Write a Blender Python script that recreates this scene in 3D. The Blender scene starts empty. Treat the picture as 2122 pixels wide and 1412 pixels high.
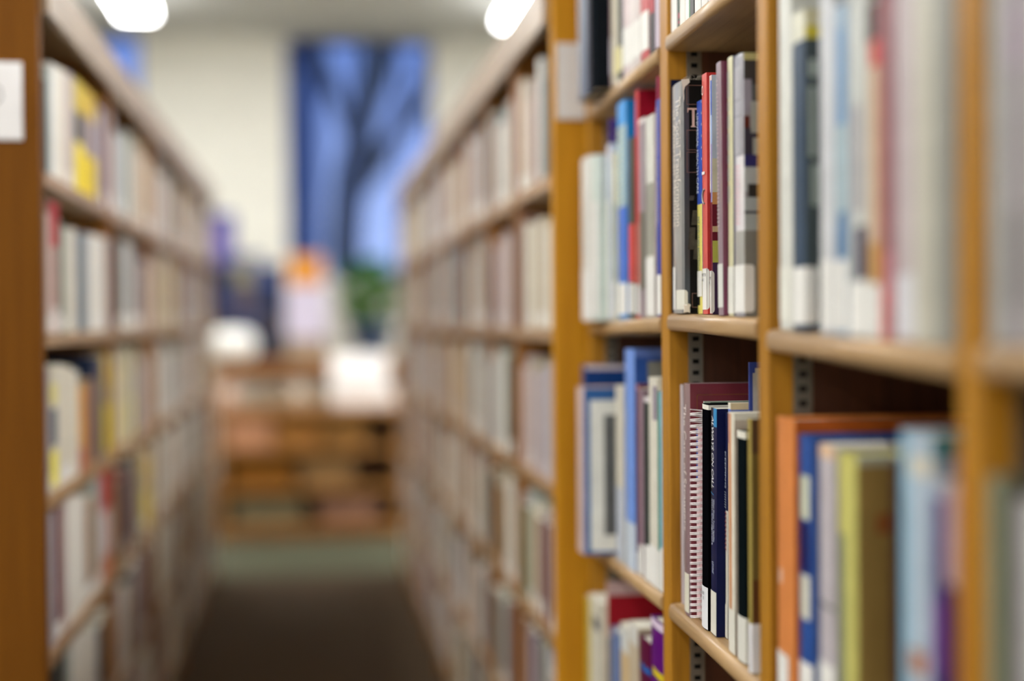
import bpy, bmesh, math, random
from mathutils import Matrix, Vector

# ------------------------------------------------------------------ camera, world, exposure
S = bpy.context.scene
COL = S.collection
random.seed(7)
W_, H_ = 2122.0, 1412.0
FPX = 50.0 / 36.0 * W_
CAMZ = 1.11                       # lens height above the floor
VPX, VPY = 640.0, 660.0           # where the aisle direction (+Y) meets the picture
ROLL = math.radians(0.45)

xi, yi = (VPX - W_ / 2) / FPX, (H_ / 2 - VPY) / FPX
x1 = math.cos(ROLL) * xi + math.sin(ROLL) * yi
y1 = -math.sin(ROLL) * xi + math.cos(ROLL) * yi
PHI = -math.atan(y1)
PSI = math.atan(-x1 * math.cos(PHI))
FWD = Vector((math.sin(PSI) * math.cos(PHI), math.cos(PSI) * math.cos(PHI), math.sin(PHI)))
R0 = Vector((math.cos(PSI), -math.sin(PSI), 0))
U0 = R0.cross(FWD)
RGT = R0 * math.cos(ROLL) - U0 * math.sin(ROLL)
UPV = R0 * math.sin(ROLL) + U0 * math.cos(ROLL)
CPOS = Vector((0, 0, CAMZ))

cam = bpy.data.objects.new('camera', bpy.data.cameras.new('camera'))
COL.objects.link(cam)
cam.matrix_world = Matrix((
    (RGT.x, UPV.x, -FWD.x, CPOS.x), (RGT.y, UPV.y, -FWD.y, CPOS.y),
    (RGT.z, UPV.z, -FWD.z, CPOS.z), (0, 0, 0, 1)))
cam.data.lens = 50
cam.data.sensor_width = 36
cam.data.clip_start = 0.05
cam.data.dof.use_dof = True
cam.data.dof.focus_distance = 1.575
cam.data.dof.aperture_fstop = 1.1
cam.data.dof.aperture_blades = 0
S.camera = cam

S.view_settings.view_transform = 'Standard'
S.view_settings.look = 'None'
S.view_settings.gamma = 1
S.view_settings.use_curve_mapping = False
S.view_settings.exposure = 0.0

LAMP_STRENGTH = 28.0
SKY_STRENGTH = 1.15
world = bpy.data.worlds.new('dusk_sky')
S.world = world
world.use_nodes = True
nt = world.node_tree
bg = nt.nodes['Background']
tc = nt.nodes.new('ShaderNodeTexCoord')
sep = nt.nodes.new('ShaderNodeSeparateXYZ')
ramp = nt.nodes.new('ShaderNodeValToRGB')
nt.links.new(tc.outputs['Generated'], sep.inputs[0])
nt.links.new(sep.outputs['Z'], ramp.inputs[0])
nt.links.new(ramp.outputs[0], bg.inputs['Color'])
ramp.color_ramp.elements[0].position = 0.0
ramp.color_ramp.elements[0].color = (0.52, 0.66, 1.0, 1)
ramp.color_ramp.elements[1].position = 0.24
ramp.color_ramp.elements[1].color = (0.10, 0.22, 0.64, 1)
bg.inputs['Strength'].default_value = SKY_STRENGTH


# ------------------------------------------------------------------ picture measurements -> places
def ray(px, py):
    return RGT * ((px - W_ / 2) / FPX) + UPV * ((H_ / 2 - py) / FPX) + FWD


def on_plane(px, py, nrm, d):
    r = ray(px, py)
    t = (d - nrm.dot(CPOS)) / nrm.dot(r)
    return CPOS + r * t


def at_y(px, py, Y):
    return on_plane(px, py, Vector((0, 1, 0)), Y)


def at_x(px, py, X):
    return on_plane(px, py, Vector((1, 0, 0)), X)


# the near bookcase stands about a degree off the aisle direction
_d = ray(690, 660)
ES = Vector((_d.x, _d.y, 0)).normalized()          # along the case, away from the camera
EN = Vector((ES.y, -ES.x, 0))                      # into the case
THETA = math.atan2(-ES.x, ES.y)                    # rotation about Z of everything in that case
XF = 0.4015                                        # lens to the case's front, square on


def fg(px, py, n=0.0):
    p = on_plane(px, py, EN, XF + n)
    return ES.dot(p), p.z


def fgw(s, n, z):
    p = ES * s + EN * (XF + n)
    return Vector((p.x, p.y, z))


# ------------------------------------------------------------------ materials
def lin(h):
    h = h.lstrip('#')
    out = []
    for i in (0, 2, 4):
        c = int(h[i:i + 2], 16) / 255
        out.append(c / 12.92 if c <= 0.04045 else ((c + 0.055) / 1.055) ** 2.4)
    return out


_mats = {}


def mat(h, rough=0.45, kind='paper', **kw):
    key = (h, rough, kind, tuple(sorted(kw.items())))
    if key in _mats:
        return _mats[key]
    m = bpy.data.materials.new(kind + '_' + h.lstrip('#'))
    m.use_nodes = True
    n, l = m.node_tree.nodes, m.node_tree.links
    b = n['Principled BSDF']
    c = lin(h)
    b.inputs['Roughness'].default_value = rough
    tcn = n.new('ShaderNodeTexCoord')
    if kind == 'wood':
        axis = kw.get('axis', 'Z')
        mp = n.new('ShaderNodeMapping')
        sc = {'X': (1.2, 26, 26), 'Y': (26, 1.2, 26), 'Z': (26, 26, 1.2)}[axis]
        mp.inputs['Scale'].default_value = sc
        nz = n.new('ShaderNodeTexNoise')
        nz.inputs['Scale'].default_value = 3.0
        nz.inputs['Detail'].default_value = 6
        nz.inputs['Distortion'].default_value = 0.6
        l.new(tcn.outputs['Object'], mp.inputs[0])
        l.new(mp.outputs[0], nz.inputs['Vector'])
        rp = n.new('ShaderNodeValToRGB')
        lo, hi = kw.get('lo', 0.72), kw.get('hi', 1.18)
        rp.color_ramp.elements[0].position = 0.32
        rp.color_ramp.elements[1].position = 0.68
        rp.color_ramp.elements[0].color = (c[0] * lo, c[1] * lo * .95, c[2] * lo * .9, 1)
        rp.color_ramp.elements[1].color = (min(1, c[0] * hi), min(1, c[1] * hi), min(1, c[2] * hi), 1)
        l.new(nz.outputs[0], rp.inputs[0])
        l.new(rp.outputs[0], b.inputs['Base Color'])
        bp = n.new('ShaderNodeBump')
        bp.inputs['Strength'].default_value = 0.06
        l.new(nz.outputs[0], bp.inputs['Height'])
        l.new(bp.outputs[0], b.inputs['Normal'])
        b.inputs['Specular IOR Level'].default_value = kw.get('spec', .4)
        b.inputs['Coat Weight'].default_value = kw.get('coat', 0.25)
        b.inputs['Coat Roughness'].default_value = 0.25
    elif kind == 'emit':
        b.inputs['Base Color'].default_value = (*c, 1)
        b.inputs['Emission Color'].default_value = (*c, 1)
        b.inputs['Emission Strength'].default_value = kw.get('e', 1.0)
    elif kind == 'glass':
        b.inputs['Base Color'].default_value = (*c, 1)
        b.inputs['Transmission Weight'].default_value = 1
        b.inputs['IOR'].default_value = 1.1
    else:
        nz = n.new('ShaderNodeTexNoise')
        nz.inputs['Scale'].default_value = kw.get('ns', 40)
        nz.inputs['Detail'].default_value = 4
        l.new(tcn.outputs['Object'], nz.inputs['Vector'])
        rp = n.new('ShaderNodeValToRGB')
        v = kw.get('var', 0.10)
        rp.color_ramp.elements[0].position = 0.3
        rp.color_ramp.elements[1].position = 0.7
        rp.color_ramp.elements[0].color = (*[x * (1 - v) for x in c], 1)
        rp.color_ramp.elements[1].color = (*[min(1, x * (1 + v * .5)) for x in c], 1)
        l.new(nz.outputs[0], rp.inputs[0])
        l.new(rp.outputs[0], b.inputs['Base Color'])
        if kind == 'plastic':       # clear wrinkled library jacket over the paper
            b.inputs['Coat Weight'].default_value = .55
            b.inputs['Specular IOR Level'].default_value = .25
            b.inputs['Coat Roughness'].default_value = 0.08
            n2 = n.new('ShaderNodeTexNoise')
            n2.inputs['Scale'].default_value = 22
            n2.inputs['Distortion'].default_value = 2
            bp = n.new('ShaderNodeBump')
            bp.inputs['Strength'].default_value = 0.25
            bp.inputs['Distance'].default_value = 0.002
            l.new(tcn.outputs['Object'], n2.inputs['Vector'])
            l.new(n2.outputs[0], bp.inputs['Height'])
            l.new(bp.outputs[0], b.inputs['Coat Normal'])
        if kind == 'paper':
            b.inputs['Specular IOR Level'].default_value = .12
        if kind == 'matte':
            b.inputs['Specular IOR Level'].default_value = .0
        if kind == 'metal':
            b.inputs['Metallic'].default_value = 0.8
        if kind == 'foil':
            b.inputs['Metallic'].default_value = 0.4
    _mats[key] = m
    return m


# ------------------------------------------------------------------ mesh collector
class MB:
    def __init__(self):
        self.bm = bmesh.new()
        self.mats = []

    def mi(self, m):
        if m not in self.mats:
            self.mats.append(m)
        return self.mats.index(m)

    def face(self, pts, m, smooth=False):
        vs = [self.bm.verts.new(p) for p in pts]
        f = self.bm.faces.new(vs)
        f.material_index = self.mi(m)
        f.smooth = smooth
        return f

    def box(self, a, b, m, skip=''):
        x0, y0, z0 = a
        x1, y1, z1 = b
        P = lambda i: ((x0, x1)[i & 1], (y0, y1)[i >> 1 & 1], (z0, z1)[i >> 2 & 1])
        vs = [self.bm.verts.new(P(i)) for i in range(8)]
        k = self.mi(m)
        for nm, q in (('x', (0, 4, 6, 2)), ('X', (1, 3, 7, 5)), ('y', (0, 1, 5, 4)), ('Y', (2, 6, 7, 3)), ('z', (0, 2, 3, 1)), ('Z', (4, 5, 7, 6))):
            if nm in skip:
                continue
            f = self.bm.faces.new([vs[j] for j in q])
            f.material_index = k
        return vs

    def grid(self, o, u, v, U, V, rects, base, inset=0):
        """a flat panel from o, U along u and V along v, split so that each rect (u0,u1,v0,v1,material) is printed on it"""
        o, u, v = Vector(o), Vector(u), Vector(v)
        us = sorted({0, U, *[min(max(r[k], 0), U) for r in rects for k in (0, 1)]})
        vs = sorted({0, V, *[min(max(r[k], 0), V) for r in rects for k in (2, 3)]})
        pts = [[self.bm.verts.new(o + u * a + v * b) for b in vs] for a in us]
        for i in range(len(us) - 1):
            for j in range(len(vs) - 1):
                cu, cv = (us[i] + us[i + 1]) / 2, (vs[j] + vs[j + 1]) / 2
                m = base
                for r in rects:
                    if r[0] <= cu <= r[1] and r[2] <= cv <= r[3]:
                        m = r[4]
                f = self.bm.faces.new((pts[i][j], pts[i + 1][j], pts[i + 1][j + 1], pts[i][j + 1]))
                f.material_index = self.mi(m)

    def lathe(self, prof, m, c=(0, 0, 0), seg=24, smooth=True):
        rings = []
        for r, z in prof:
            rings.append([self.bm.verts.new((c[0] + r * math.cos(2 * math.pi * k / seg), c[1] + r * math.sin(2 * math.pi * k / seg), c[2] + z)) for k in range(seg)])
        for a, b in zip(rings, rings[1:]):
            for k in range(seg):
                f = self.bm.faces.new((a[k], a[(k + 1) % seg], b[(k + 1) % seg], b[k]))
                f.material_index = self.mi(m)
                f.smooth = smooth
        for rg, fl in ((rings[0], True), (rings[-1], False)):
            f = self.bm.faces.new(rg[::-1] if fl else rg)
            f.material_index = self.mi(m)

    def tube(self, pts, r, m, seg=8, taper=None, smooth=True):
        pts = [Vector(p) for p in pts]
        rings = []
        for i, p in enumerate(pts):
            t = (pts[min(i + 1, len(pts) - 1)] - pts[max(i - 1, 0)]).normalized()
            a = t.orthogonal().normalized() if i == 0 else (pa - t * pa.dot(t)).normalized()
            pa = a
            b = t.cross(a)
            rr = r if taper is None else r * (1 + (taper - 1) * i / (len(pts) - 1))
            rings.append([self.bm.verts.new(p + (a * math.cos(2 * math.pi * k / seg) + b * math.sin(2 * math.pi * k / seg)) * rr) for k in range(seg)])
        for a, b in zip(rings, rings[1:]):
            for k in range(seg):
                f = self.bm.faces.new((a[k], a[(k + 1) % seg], b[(k + 1) % seg], b[k]))
                f.material_index = self.mi(m)
                f.smooth = smooth
        for rg in (rings[0][::-1], rings[-1]):
            self.bm.faces.new(rg).material_index = self.mi(m)

    def build(self, name, parent=None, bevel=0):
        if bevel:
            bmesh.ops.remove_doubles(self.bm, verts=self.bm.verts, dist=1e-6)
        me = bpy.data.meshes.new(name)
        bmesh.ops.recalc_face_normals(self.bm, faces=self.bm.faces) if bevel else None
        self.bm.to_mesh(me)
        self.bm.free()
        for m in self.mats:
            me.materials.append(m)
        o = bpy.data.objects.new(name, me)
        COL.objects.link(o)
        if parent:
            o.parent = parent
        if bevel:
            bv = o.modifiers.new('edge', 'BEVEL')
            bv.width = bevel
            bv.segments = 3
            bv.limit_method = 'ANGLE'
        return o


def thing(name, label, cat, loc=(0, 0, 0), rot=(0, 0, 0), group=None):
    o = bpy.data.objects.new(name, None)
    o.empty_display_size = 0.02
    COL.objects.link(o)
    o.location = loc
    o.rotation_euler = rot
    return tag(o, label, cat, group)


def tag(o, label, cat, group=None):
    o['label'] = label
    o['category'] = cat
    if group:
        o['group'] = group
    return o


def structure(o):
    o['kind'] = 'structure'
    return o


def lettering(txt, m, parent, M, length=None, height=None, shear=0.0, name='title_lettering', bold=0.0, curve=None):
    """flat letters: M places local X (reading), Y (letter tops), Z (outward)"""
    cu = bpy.data.curves.new(name, 'FONT')
    cu.body = txt
    cu.size = 1
    cu.shear = shear
    cu.offset = bold
    cu.resolution_u = 3
    t = bpy.data.objects.new(name, cu)
    COL.objects.link(t)
    dg = bpy.context.evaluated_depsgraph_get()
    me = bpy.data.meshes.new_from_object(t.evaluated_get(dg))
    bpy.data.objects.remove(t)
    xs = [v.co.x for v in me.vertices]
    ys = [v.co.y for v in me.vertices]
    w, h = max(xs) - min(xs), 0.74
    x0 = min(xs)
    sx = length / w if length else height / h
    sy = height / h if height else sx
    for v in me.vertices:
        v.co = Vector(((v.co.x - x0) * sx, (v.co.y - .36) * sy, 0))
    if curve:                       # follow the rounded spine: (spine width, bulge)
        for v in me.vertices:
            u = min(max((M[1][3] - v.co.y) / curve[0], 0), 1)
            v.co.z = M[0][3] - (curve[1] * (1 - math.sin(math.pi * u)) - .0009)
    me.materials.clear()
    me.materials.append(m)
    o = bpy.data.objects.new(name, me)
    COL.objects.link(o)
    o.parent = parent
    o.matrix_local = M
    return o


# text running down a spine (spine faces -X, up is +Z, near side is -Y)
def spine_matrix(x, y, z):
    return Matrix(((0, 0, -1, x), (0, -1, 0, y), (-1, 0, 0, z), (0, 0, 0, 1)))


def cover_matrix(x, y, z):
    return Matrix(((1, 0, 0, x), (0, 0, -1, y), (0, 1, 0, z), (0, 0, 0, 1)))


PAGE = 'e2dfcf'


# ------------------------------------------------------------------ the near bookcase
WOODP = mat('ab7820', .5, 'wood', axis='Z', coat=.06, spec=.2)
WOODS = mat('b3946a', 0.40, 'wood', axis='Y', lo=.80, hi=1.12)
WOODT = mat('cbb391', 0.45, 'wood', axis='Y', lo=.82, hi=1.1)
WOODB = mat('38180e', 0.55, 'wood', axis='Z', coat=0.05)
SHADE_SHEET = mat('4c2812', 0.6, 'wood', axis='Z', coat=0.0)
STEEL = mat('8d877c', 0.45, 'metal')
SLOT = mat('0a0908', 0.8)

D_CASE = 0.27
TOPZ = CAMZ + 0.63
S_A0, S_A1 = 2.200, 2.236              # far end post
def s_of(px): return fg(px, 660, 0)[0]
S_B0, S_B1 = s_of(1386.0), s_of(1370.0)
S_C0, S_C1 = s_of(1592.0), s_of(1571.0)
S_D0, S_D1 = s_of(2030.0), s_of(1986.0)
S_E0, S_E1 = 0.44, 0.48
POSTS = [(S_A0, S_A1), (S_B0, S_B1), (S_C0, S_C1), (S_D0, S_D1), (S_E0, S_E1)]
BAYS = {1: (S_B1, S_A0), 2: (S_C1, S_B0), 3: (S_D1, S_C0), 4: (S_E1, S_D0)}   # (near s, far s)

case = thing('bookcase', 'tall honey oak bookcase on the right filling the near side of the aisle', 'bookcase',
             fgw(0, 0, 0), (0, 0, THETA))
# local axes of the case: x into the case, y away from the camera, z up
for a, b in POSTS:
    m = MB()
    m.box((0, a, 0), (D_CASE, b, TOPZ), WOODP)
    m.build('upright', case, 0.002)
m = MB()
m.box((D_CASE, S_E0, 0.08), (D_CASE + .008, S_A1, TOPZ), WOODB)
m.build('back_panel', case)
m = MB()
m.box((-.004, S_E0, TOPZ), (D_CASE + .01, S_A1, TOPZ + .025), WOODP)
m.build('top_board', case, 0.003)
for k, (a, b) in ((1, BAYS[1]), (2, BAYS[2]), (3, BAYS[3]), (4, BAYS[4])):
    m = MB()
    m.box((0.03, a + .001, 0), (0.045, b - .001, 0.08), WOODP)
    m.build('kick_board', case)
    # slotted steel strips let into the far upright of each bay
    for x0 in (0.0235,):
        m = MB()
        z0, z1 = 0.10, TOPZ - .01
        rects = [(0.005, 0.013, z, z + .0055, SLOT) for z in [0.02 + .0137 * i for i in range(int((z1 - z0) / .0137) - 1)]]
        m.grid((x0, b - .0022, z0), (1, 0, 0), (0, 0, 1), .018, z1 - z0, rects, STEEL)
        m.box((x0, b - .0021, z0), (x0 + .018, b - .0002, z1), STEEL)
        m.build('shelf_standard', case)

for (a, b) in BAYS.values():  # thin dark sheet on each far upright, its colour standing in for shade
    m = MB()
    m.box((0.0425, b - .0012, .08), (D_CASE - .001, b - .0002, TOPZ - .001), SHADE_SHEET)
    m.build('shade_sheet', case)['label'] = 'thin dark sheet standing in for shade on the upright behind the steel strip'
SHELF = {}


def shelf(bay, row, yfar, ynear, t=.0205):
    """yfar / ynear: picture height of the shelf's front top edge at the two ends of the bay"""
    s1, s0 = BAYS[bay]           # near, far
    zf = on_plane_z(s0, yfar)
    zn = on_plane_z(s1, ynear)
    SHELF[(bay, row)] = (s0, zf, s1, zn)
    s1 += .0012
    s0 -= .0030
    m = MB()
    zz = lambda s: zf + (zn - zf) * (s - SHELF[(bay, row)][0]) / (SHELF[(bay, row)][2] - SHELF[(bay, row)][0])
    # rounded nose profile, front at n=-0.003
    prof = [(D_CASE - .004, 0), (.006, 0), (.0015, -.0008), (-.0015, -.003), (-.003, -.007), (-.003, -t + .005), (-.0012, -t + .0015), (.002, -t), (D_CASE - .004, -t)]
    fa = [m.bm.verts.new((x, s0, zz(s0) + dz)) for x, dz in prof]
    ne = [m.bm.verts.new((x, s1, zz(s1) + dz)) for x, dz in prof]
    n = len(prof)
    for i in range(n):
        j = (i + 1) % n
        f = m.bm.faces.new((fa[i], fa[j], ne[j], ne[i]))
        f.material_index = m.mi(WOODS)
        f.smooth = 1 <= i <= 6
    m.bm.faces.new(fa[::-1]).material_index = m.mi(WOODS)
    m.bm.faces.new(ne).material_index = m.mi(WOODS)
    bmesh.ops.recalc_face_normals(m.bm, faces=m.bm.faces)
    m.build('shelf', case)


def on_plane_z(s, py):
    """height at which the case's front, s along it, stands at picture height py"""
    P = fgw(s, 0, 0)
    # solve py for z by two evaluations
    def proj(z):
        v = Vector((P.x, P.y, z)) - CPOS
        return H_ / 2 - FPX * v.dot(UPV) / v.dot(FWD)
    za, zb = 0.0, 2.0
    for _ in range(40):
        zm = (za + zb) / 2
        if proj(zm) > py:
            za = zm
        else:
            zb = zm
    return zm


shelf(1, 0, 222, 95)
shelf(1, 1, 668, 656)
shelf(1, 2, 1122, 1233)
shelf(1, 3, 1620, 1800)
shelf(2, 0, 72, -84)
shelf(2, 1, 650, 660)
shelf(2, 2, 1249, 1414)
shelf(2, 3, 1800, 2040)
shelf(3, 0, -215, -600)
shelf(3, 1, 682, 723)
shelf(3, 2, 1452, 1800)
shelf(4, 0, -470, -1000)
shelf(4, 1, 715, 760)
shelf(4, 2, 1850, 2700)


def shelf_z(bay, row, s):
    s0, zf, s1, zn = SHELF[(bay, row)]
    return zf + (zn - zf) * (s - s0) / (s1 - s0)


# ------------------------------------------------------------------ books
def bulge_of(t, hard):
    return min(.0022, t * .06) if hard else 0.0004


def book_parts(root, t, h, d, cover, rough=.4, kind='paper', hard=True, pages=PAGE, spine=(), near=(), bulge=None, single=False, top_in=None):
    """a book standing at the root: x 0 (spine) .. d, y 0 (near) .. t, z 0 .. h"""
    cm = mat(cover, rough, kind)
    if bulge is None:
        bulge = bulge_of(t, hard)
    c = .0022 if hard else .0005
    c = min(c, t * .2)
    m = MB()
    # spine, slightly rounded
    N = 6
    prof = []
    for i in range(N + 1):
        u = i / N
        prof.append((bulge * (1 - math.sin(math.pi * u)) , t * u))
    vs = sorted({0, h, *[min(max(r[k], 0), h) for r in spine for k in (2, 3)]})
    cols = [[m.bm.verts.new((x, y, z)) for z in vs] for x, y in prof]
    for i in range(N):
        for j in range(len(vs) - 1):
            cu, cv = 1 - (i + .5) / N, (vs[j] + vs[j + 1]) / 2
            mm = cm
            for r in spine:
                if r[0] <= cu <= r[1] and r[2] <= cv <= r[3]:
                    mm = r[4]
            f = m.bm.faces.new((cols[i][j], cols[i][j + 1], cols[i + 1][j + 1], cols[i + 1][j]))
            f.material_index = m.mi(mm)
            f.smooth = True
    # boards
    m.grid((bulge, 0, 0), (1, 0, 0), (0, 0, 1), d - bulge, h, list(near), cm)
    m.face([(bulge, t, 0), (bulge, t, h), (d, t, h), (d, t, 0)], cm)
    m.face([(bulge, c, 0), (bulge, c, h), (d, c, h), (d, c, 0)], cm)
    m.face([(bulge, t - c, 0), (d, t - c, 0), (d, t - c, h), (bulge, t - c, h)], cm)
    for z, fl in ((0, 1), (h, 0)):
        for ya, yb in ((0, c), (t - c, t)):
            q = [(bulge, ya, z), (d, ya, z), (d, yb, z), (bulge, yb, z)]
            m.face(q[::-1] if fl else q, cm)
        sp = [(x, y, z) for x, y in prof] + [(bulge + c, t, z), (bulge + c, 0, z)]
        m.face(sp if fl else sp[::-1], cm)
    for ya, yb in ((0, c), (t - c, t)):
        m.face([(d, ya, 0), (d, yb, 0), (d, yb, h), (d, ya, h)], cm)
    pm = mat(pages, .8, 'pages', var=.18, ns=160)
    ins = .003 if hard else .0003
    pb = ((bulge + c + .0003, c + .0002, ins), (d - (.004 if hard else .0003), t - c - .0002, h - (top_in if top_in is not None else ins)))
    if single:
        m.box(*pb, pm)
        return m
    m.build('cover', root)
    m = MB()
    m.box(*pb, pm)
    m.build('page_block', root)


LABELM = mat('e6e6e2', .55, 'paper', var=.04)
INK = mat('55555a', .7)


def spine_label(root, t, z0, z1, wrap=0.0, col='e6e6e2', u0=0.0, u1=1.0, off=.0006, part='spine_label', bulge=0.0):
    """sticker on the spine from height z0 to z1, running on over the near board by wrap"""
    m = MB()
    lm = mat(col, .5, 'paper', var=.04)
    y0, y1 = t * (1 - u1), t * (1 - u0)
    r = min(.004, (z1 - z0) * .2)
    pts = []
    pa = [(bulge + wrap, -off)] if wrap else []
    # outline in unrolled coords: v from near edge to far edge
    if wrap:
        # near board part with rounded corners
        w = wrap
        outl = []
        for k in range(5):
            a = math.pi / 2 * k / 4
            outl.append((w - r + r * math.sin(a), z1 - r + r * math.cos(a)))
        for k in range(5):
            a = math.pi / 2 * k / 4
            outl.append((w - r + r * math.cos(a), z0 + r - r * math.sin(a)))
        outl += [(-off, z0), (-off, z1)]
        outl = outl[:10] + [(bulge - off, z0), (bulge - off, z1)]
        m.face([(x, -off, z) for x, z in outl][::-1], lm)
    K = 6
    ya = -off if wrap else y0
    px_ = lambda y: bulge * (1 - math.sin(math.pi * min(max(y / t, 0), 1))) - off
    cs = [(px_(ya + (y1 - ya) * k / K), ya + (y1 - ya) * k / K) for k in range(K + 1)]
    for (xa_, ya_), (xb_, yb_) in zip(cs, cs[1:]):
        m.face([(xa_, ya_, z0), (xa_, ya_, z1), (xb_, yb_, z1), (xb_, yb_, z0)], lm, True)
    o = m.build(part, root)
    o['label'] = 'pale shelf mark sticker' if part == 'spine_label' else part
    return o


GROUPS = {(1, 0): 'books on the top shelf of the far bay of the near bookcase', (1, 1): 'books on the middle shelf of the far bay of the near bookcase',
          (1, 2): 'books on the lower shelf of the far bay of the near bookcase', (1, 3): 'books on the bottom shelf of the far bay of the near bookcase',
          (2, 0): 'books on the top shelf of the sharp bay of the near bookcase', (2, 1): 'books on the middle shelf of the sharp bay of the near bookcase',
          (2, 2): 'books on the lower shelf of the sharp bay of the near bookcase', (3, 1): 'books on the upper shelf of the near bay of the near bookcase',
          (3, 2): 'books on the lower shelf of the near bay of the near bookcase', (4, 1): 'books on the upper shelf of the closest bay of the near bookcase',
          (4, 2): 'books on the lower shelf of the closest bay of the near bookcase'}


class Bk:
    pass


ROWS, NOTE = {}, []


def B(bay, row, xa, xb, top, cover, label, rec=0.0, depth=.19, sp=(), nr=(), tagy=None, tagw=0.0, tagc='e6e6e2', taguv=(0, 1), rough=.4, kind='paper',
      hard=True, lean=0.0, pages=PAGE, text=(), name='book', top_in=None, cat='book'):
    """a book in the near case: spine between picture columns xa..xb, rec metres behind the case's front, top edge at picture height top.
    sp: prints on the spine (u0,u1 far..near, ytop,ybottom in picture heights,colour); nr: prints on the near board (x0,x1 in metres, ytop, ybottom, colour)"""
    s0, zt = fg(xa, top, rec)
    s1, zt2 = fg(xb, top, rec)
    smid = (s0 + s1) / 2
    # neighbours touch but never share room; the row runs from the far post toward the camera
    near_, far_ = BAYS[(bay)]
    s0 = min(s0, far_ - .0027)
    prev = ROWS.get((bay, row))
    want = s0 - s1
    if prev:
        lim = prev[0] - .0003 - max(0, prev[1] - lean) * .27
        if s0 > lim:
            s0 = lim
            s1 = min(s1, s0 - min(want, .006 if want < .012 else .010))
    if rec > -.005 and s1 < near_ + .0006:
        s1 = near_ + .0006
        assert s0 - s1 > .002, label
    ROWS[(bay, row)] = (s1, lean)
    t = s0 - s1 - .0006
    NOTE.append((label[:40], round(want * 1000, 1), round(t * 1000, 1)))
    zt = fg((xa + xb) / 2, top, rec)[1]
    zb = max(shelf_z(bay, row, s0), shelf_z(bay, row, s1)) + .0004
    h = zt - zb
    zpy = lambda y: fg((xa + xb) / 2, y, rec)[1] - zb
    k = {'s': smid, 't': t, 'h': h}
    pivot = t if lean < 0 else 0.0
    root = thing(name, label, cat, fgw(s1 + .0003 + pivot, rec, zb), (0, 0, 0), GROUPS[(bay, row)])
    root.rotation_euler = (Matrix.Rotation(THETA, 3, 'Z') @ Matrix.Rotation(lean, 3, 'X')).to_euler()
    holder = root
    spr = [(u0, u1, zpy(yb), zpy(yt), mat(c, rough, kind)) for u0, u1, yt, yb, c in sp]
    nrr = [(e[0], e[1], zpy(e[3]), zpy(e[2]), mat(e[4], rough, e[5] if len(e) > 5 else kind)) for e in nr]
    before = set(root.children)
    book_parts(root, t, h, depth, cover, rough, kind, hard, pages, spr, nrr, top_in=top_in)
    if tagy:
        spine_label(root, t, max(.001, zpy(tagy[1])), zpy(tagy[0]), tagw, tagc, taguv[0], taguv[1], bulge=bulge_of(t, hard))
    for tx in text:
        # (string, colour, u centre, ytop, ybottom, height fraction of the spine, shear)
        st, c, u, yt, yb, hf, sh = tx[:7]
        lettering(st, mat(c, .5, 'paper', var=.02), root, spine_matrix(-.0008, t * (1 - u), zpy(yt)),
                  abs(zpy(yt) - zpy(yb)), t * hf, sh, curve=(t, bulge_of(t, hard)))
    if pivot:
        for ch in root.children:
            ch.location.y -= pivot
    r = Bk()
    r.root, r.t, r.h, r.d, r.zpy, r.zb, r.piv = root, t, h, depth, zpy, zb, pivot
    return r


# ---- sharp bay, middle shelf
B(2, 1, 1386.9, 1389.6, 166, '141a38', 'thin navy book squeezed between the post and the worn grey jacketed book', rec=.003)
bk = B(2, 1, 1389.9, 1413, 173, '9a9a98', 'thick worn grey and black book with a large T on the cover', rec=0, depth=.20,
       kind='plastic', rough=.3, tagy=(602, 642), tagw=.0055, tagc='d9d8cc', taguv=(.42, 1),
       sp=[(0, .2, 175, 650, 'b8b6b8'), (.8, 1, 176, 650, '77787a')],
       nr=[(0, .006, 170, 652, '3c4248'), (.006, .2, 170, 652, '1c1b1a', 'matte')],
       text=[('The Social Transformation', 'd8d2c8', .68, 205, 470, .36, 0), ('of American Medicine', 'd8d2c8', .34, 226, 470, .34, 0)])
spine_label(bk.root, bk.t, bk.zpy(642), bk.zpy(553), 0, 'e4e3e2', 0, .34, bulge=bulge_of(bk.t, True))
# frames, figures and torn paper on its near cover
m = MB()
fr = mat('8a6a5e', .5)
def frame_rect(m, x0, x1, z0, z1, w, mm, y=-.0008):
    for a, b, c, d in ((x0, x1, z0, z0 + w), (x0, x1, z1 - w, z1), (x0, x0 + w, z0, z1), (x1 - w, x1, z0, z1)):
        m.face([(a, y, c), (b, y, c), (b, y, d), (a, y, d)], mm)
for ya, yb in ((184, 224), (276, 317), (321, 363), (609, 638)):
    frame_rect(m, .0052 if ya < 600 else .0105, .045, bk.zpy(yb), bk.zpy(ya), .0005, fr)
m.build('cover_frames', bk.root)
m = MB()
tm = mat('dcb8a4', .5)
zt_, zb_ = bk.zpy(231), bk.zpy(270)
x = .0062
for pts in ([(0, 0), (.0135, 0), (.0135, -.0020), (.0015, -.0020), (.0006, -.0052), (0, -.0052)],
            [(.0055, -.0020), (.0085, -.0020), (.0085, -(zt_ - zb_) + .0012), (.0055, -(zt_ - zb_) + .0012)],
            [(.0042, -(zt_ - zb_) + .0012), (.0098, -(zt_ - zb_) + .0012), (.0098, -(zt_ - zb_)), (.0042, -(zt_ - zb_))]):
    m.face([(x + a, -.0008, zt_ + b) for a, b in pts][::-1], tm)
m.build('initial_letter', bk.root)
m = MB()
gm = mat('4a4640', .6, var=.5, ns=70)
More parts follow.
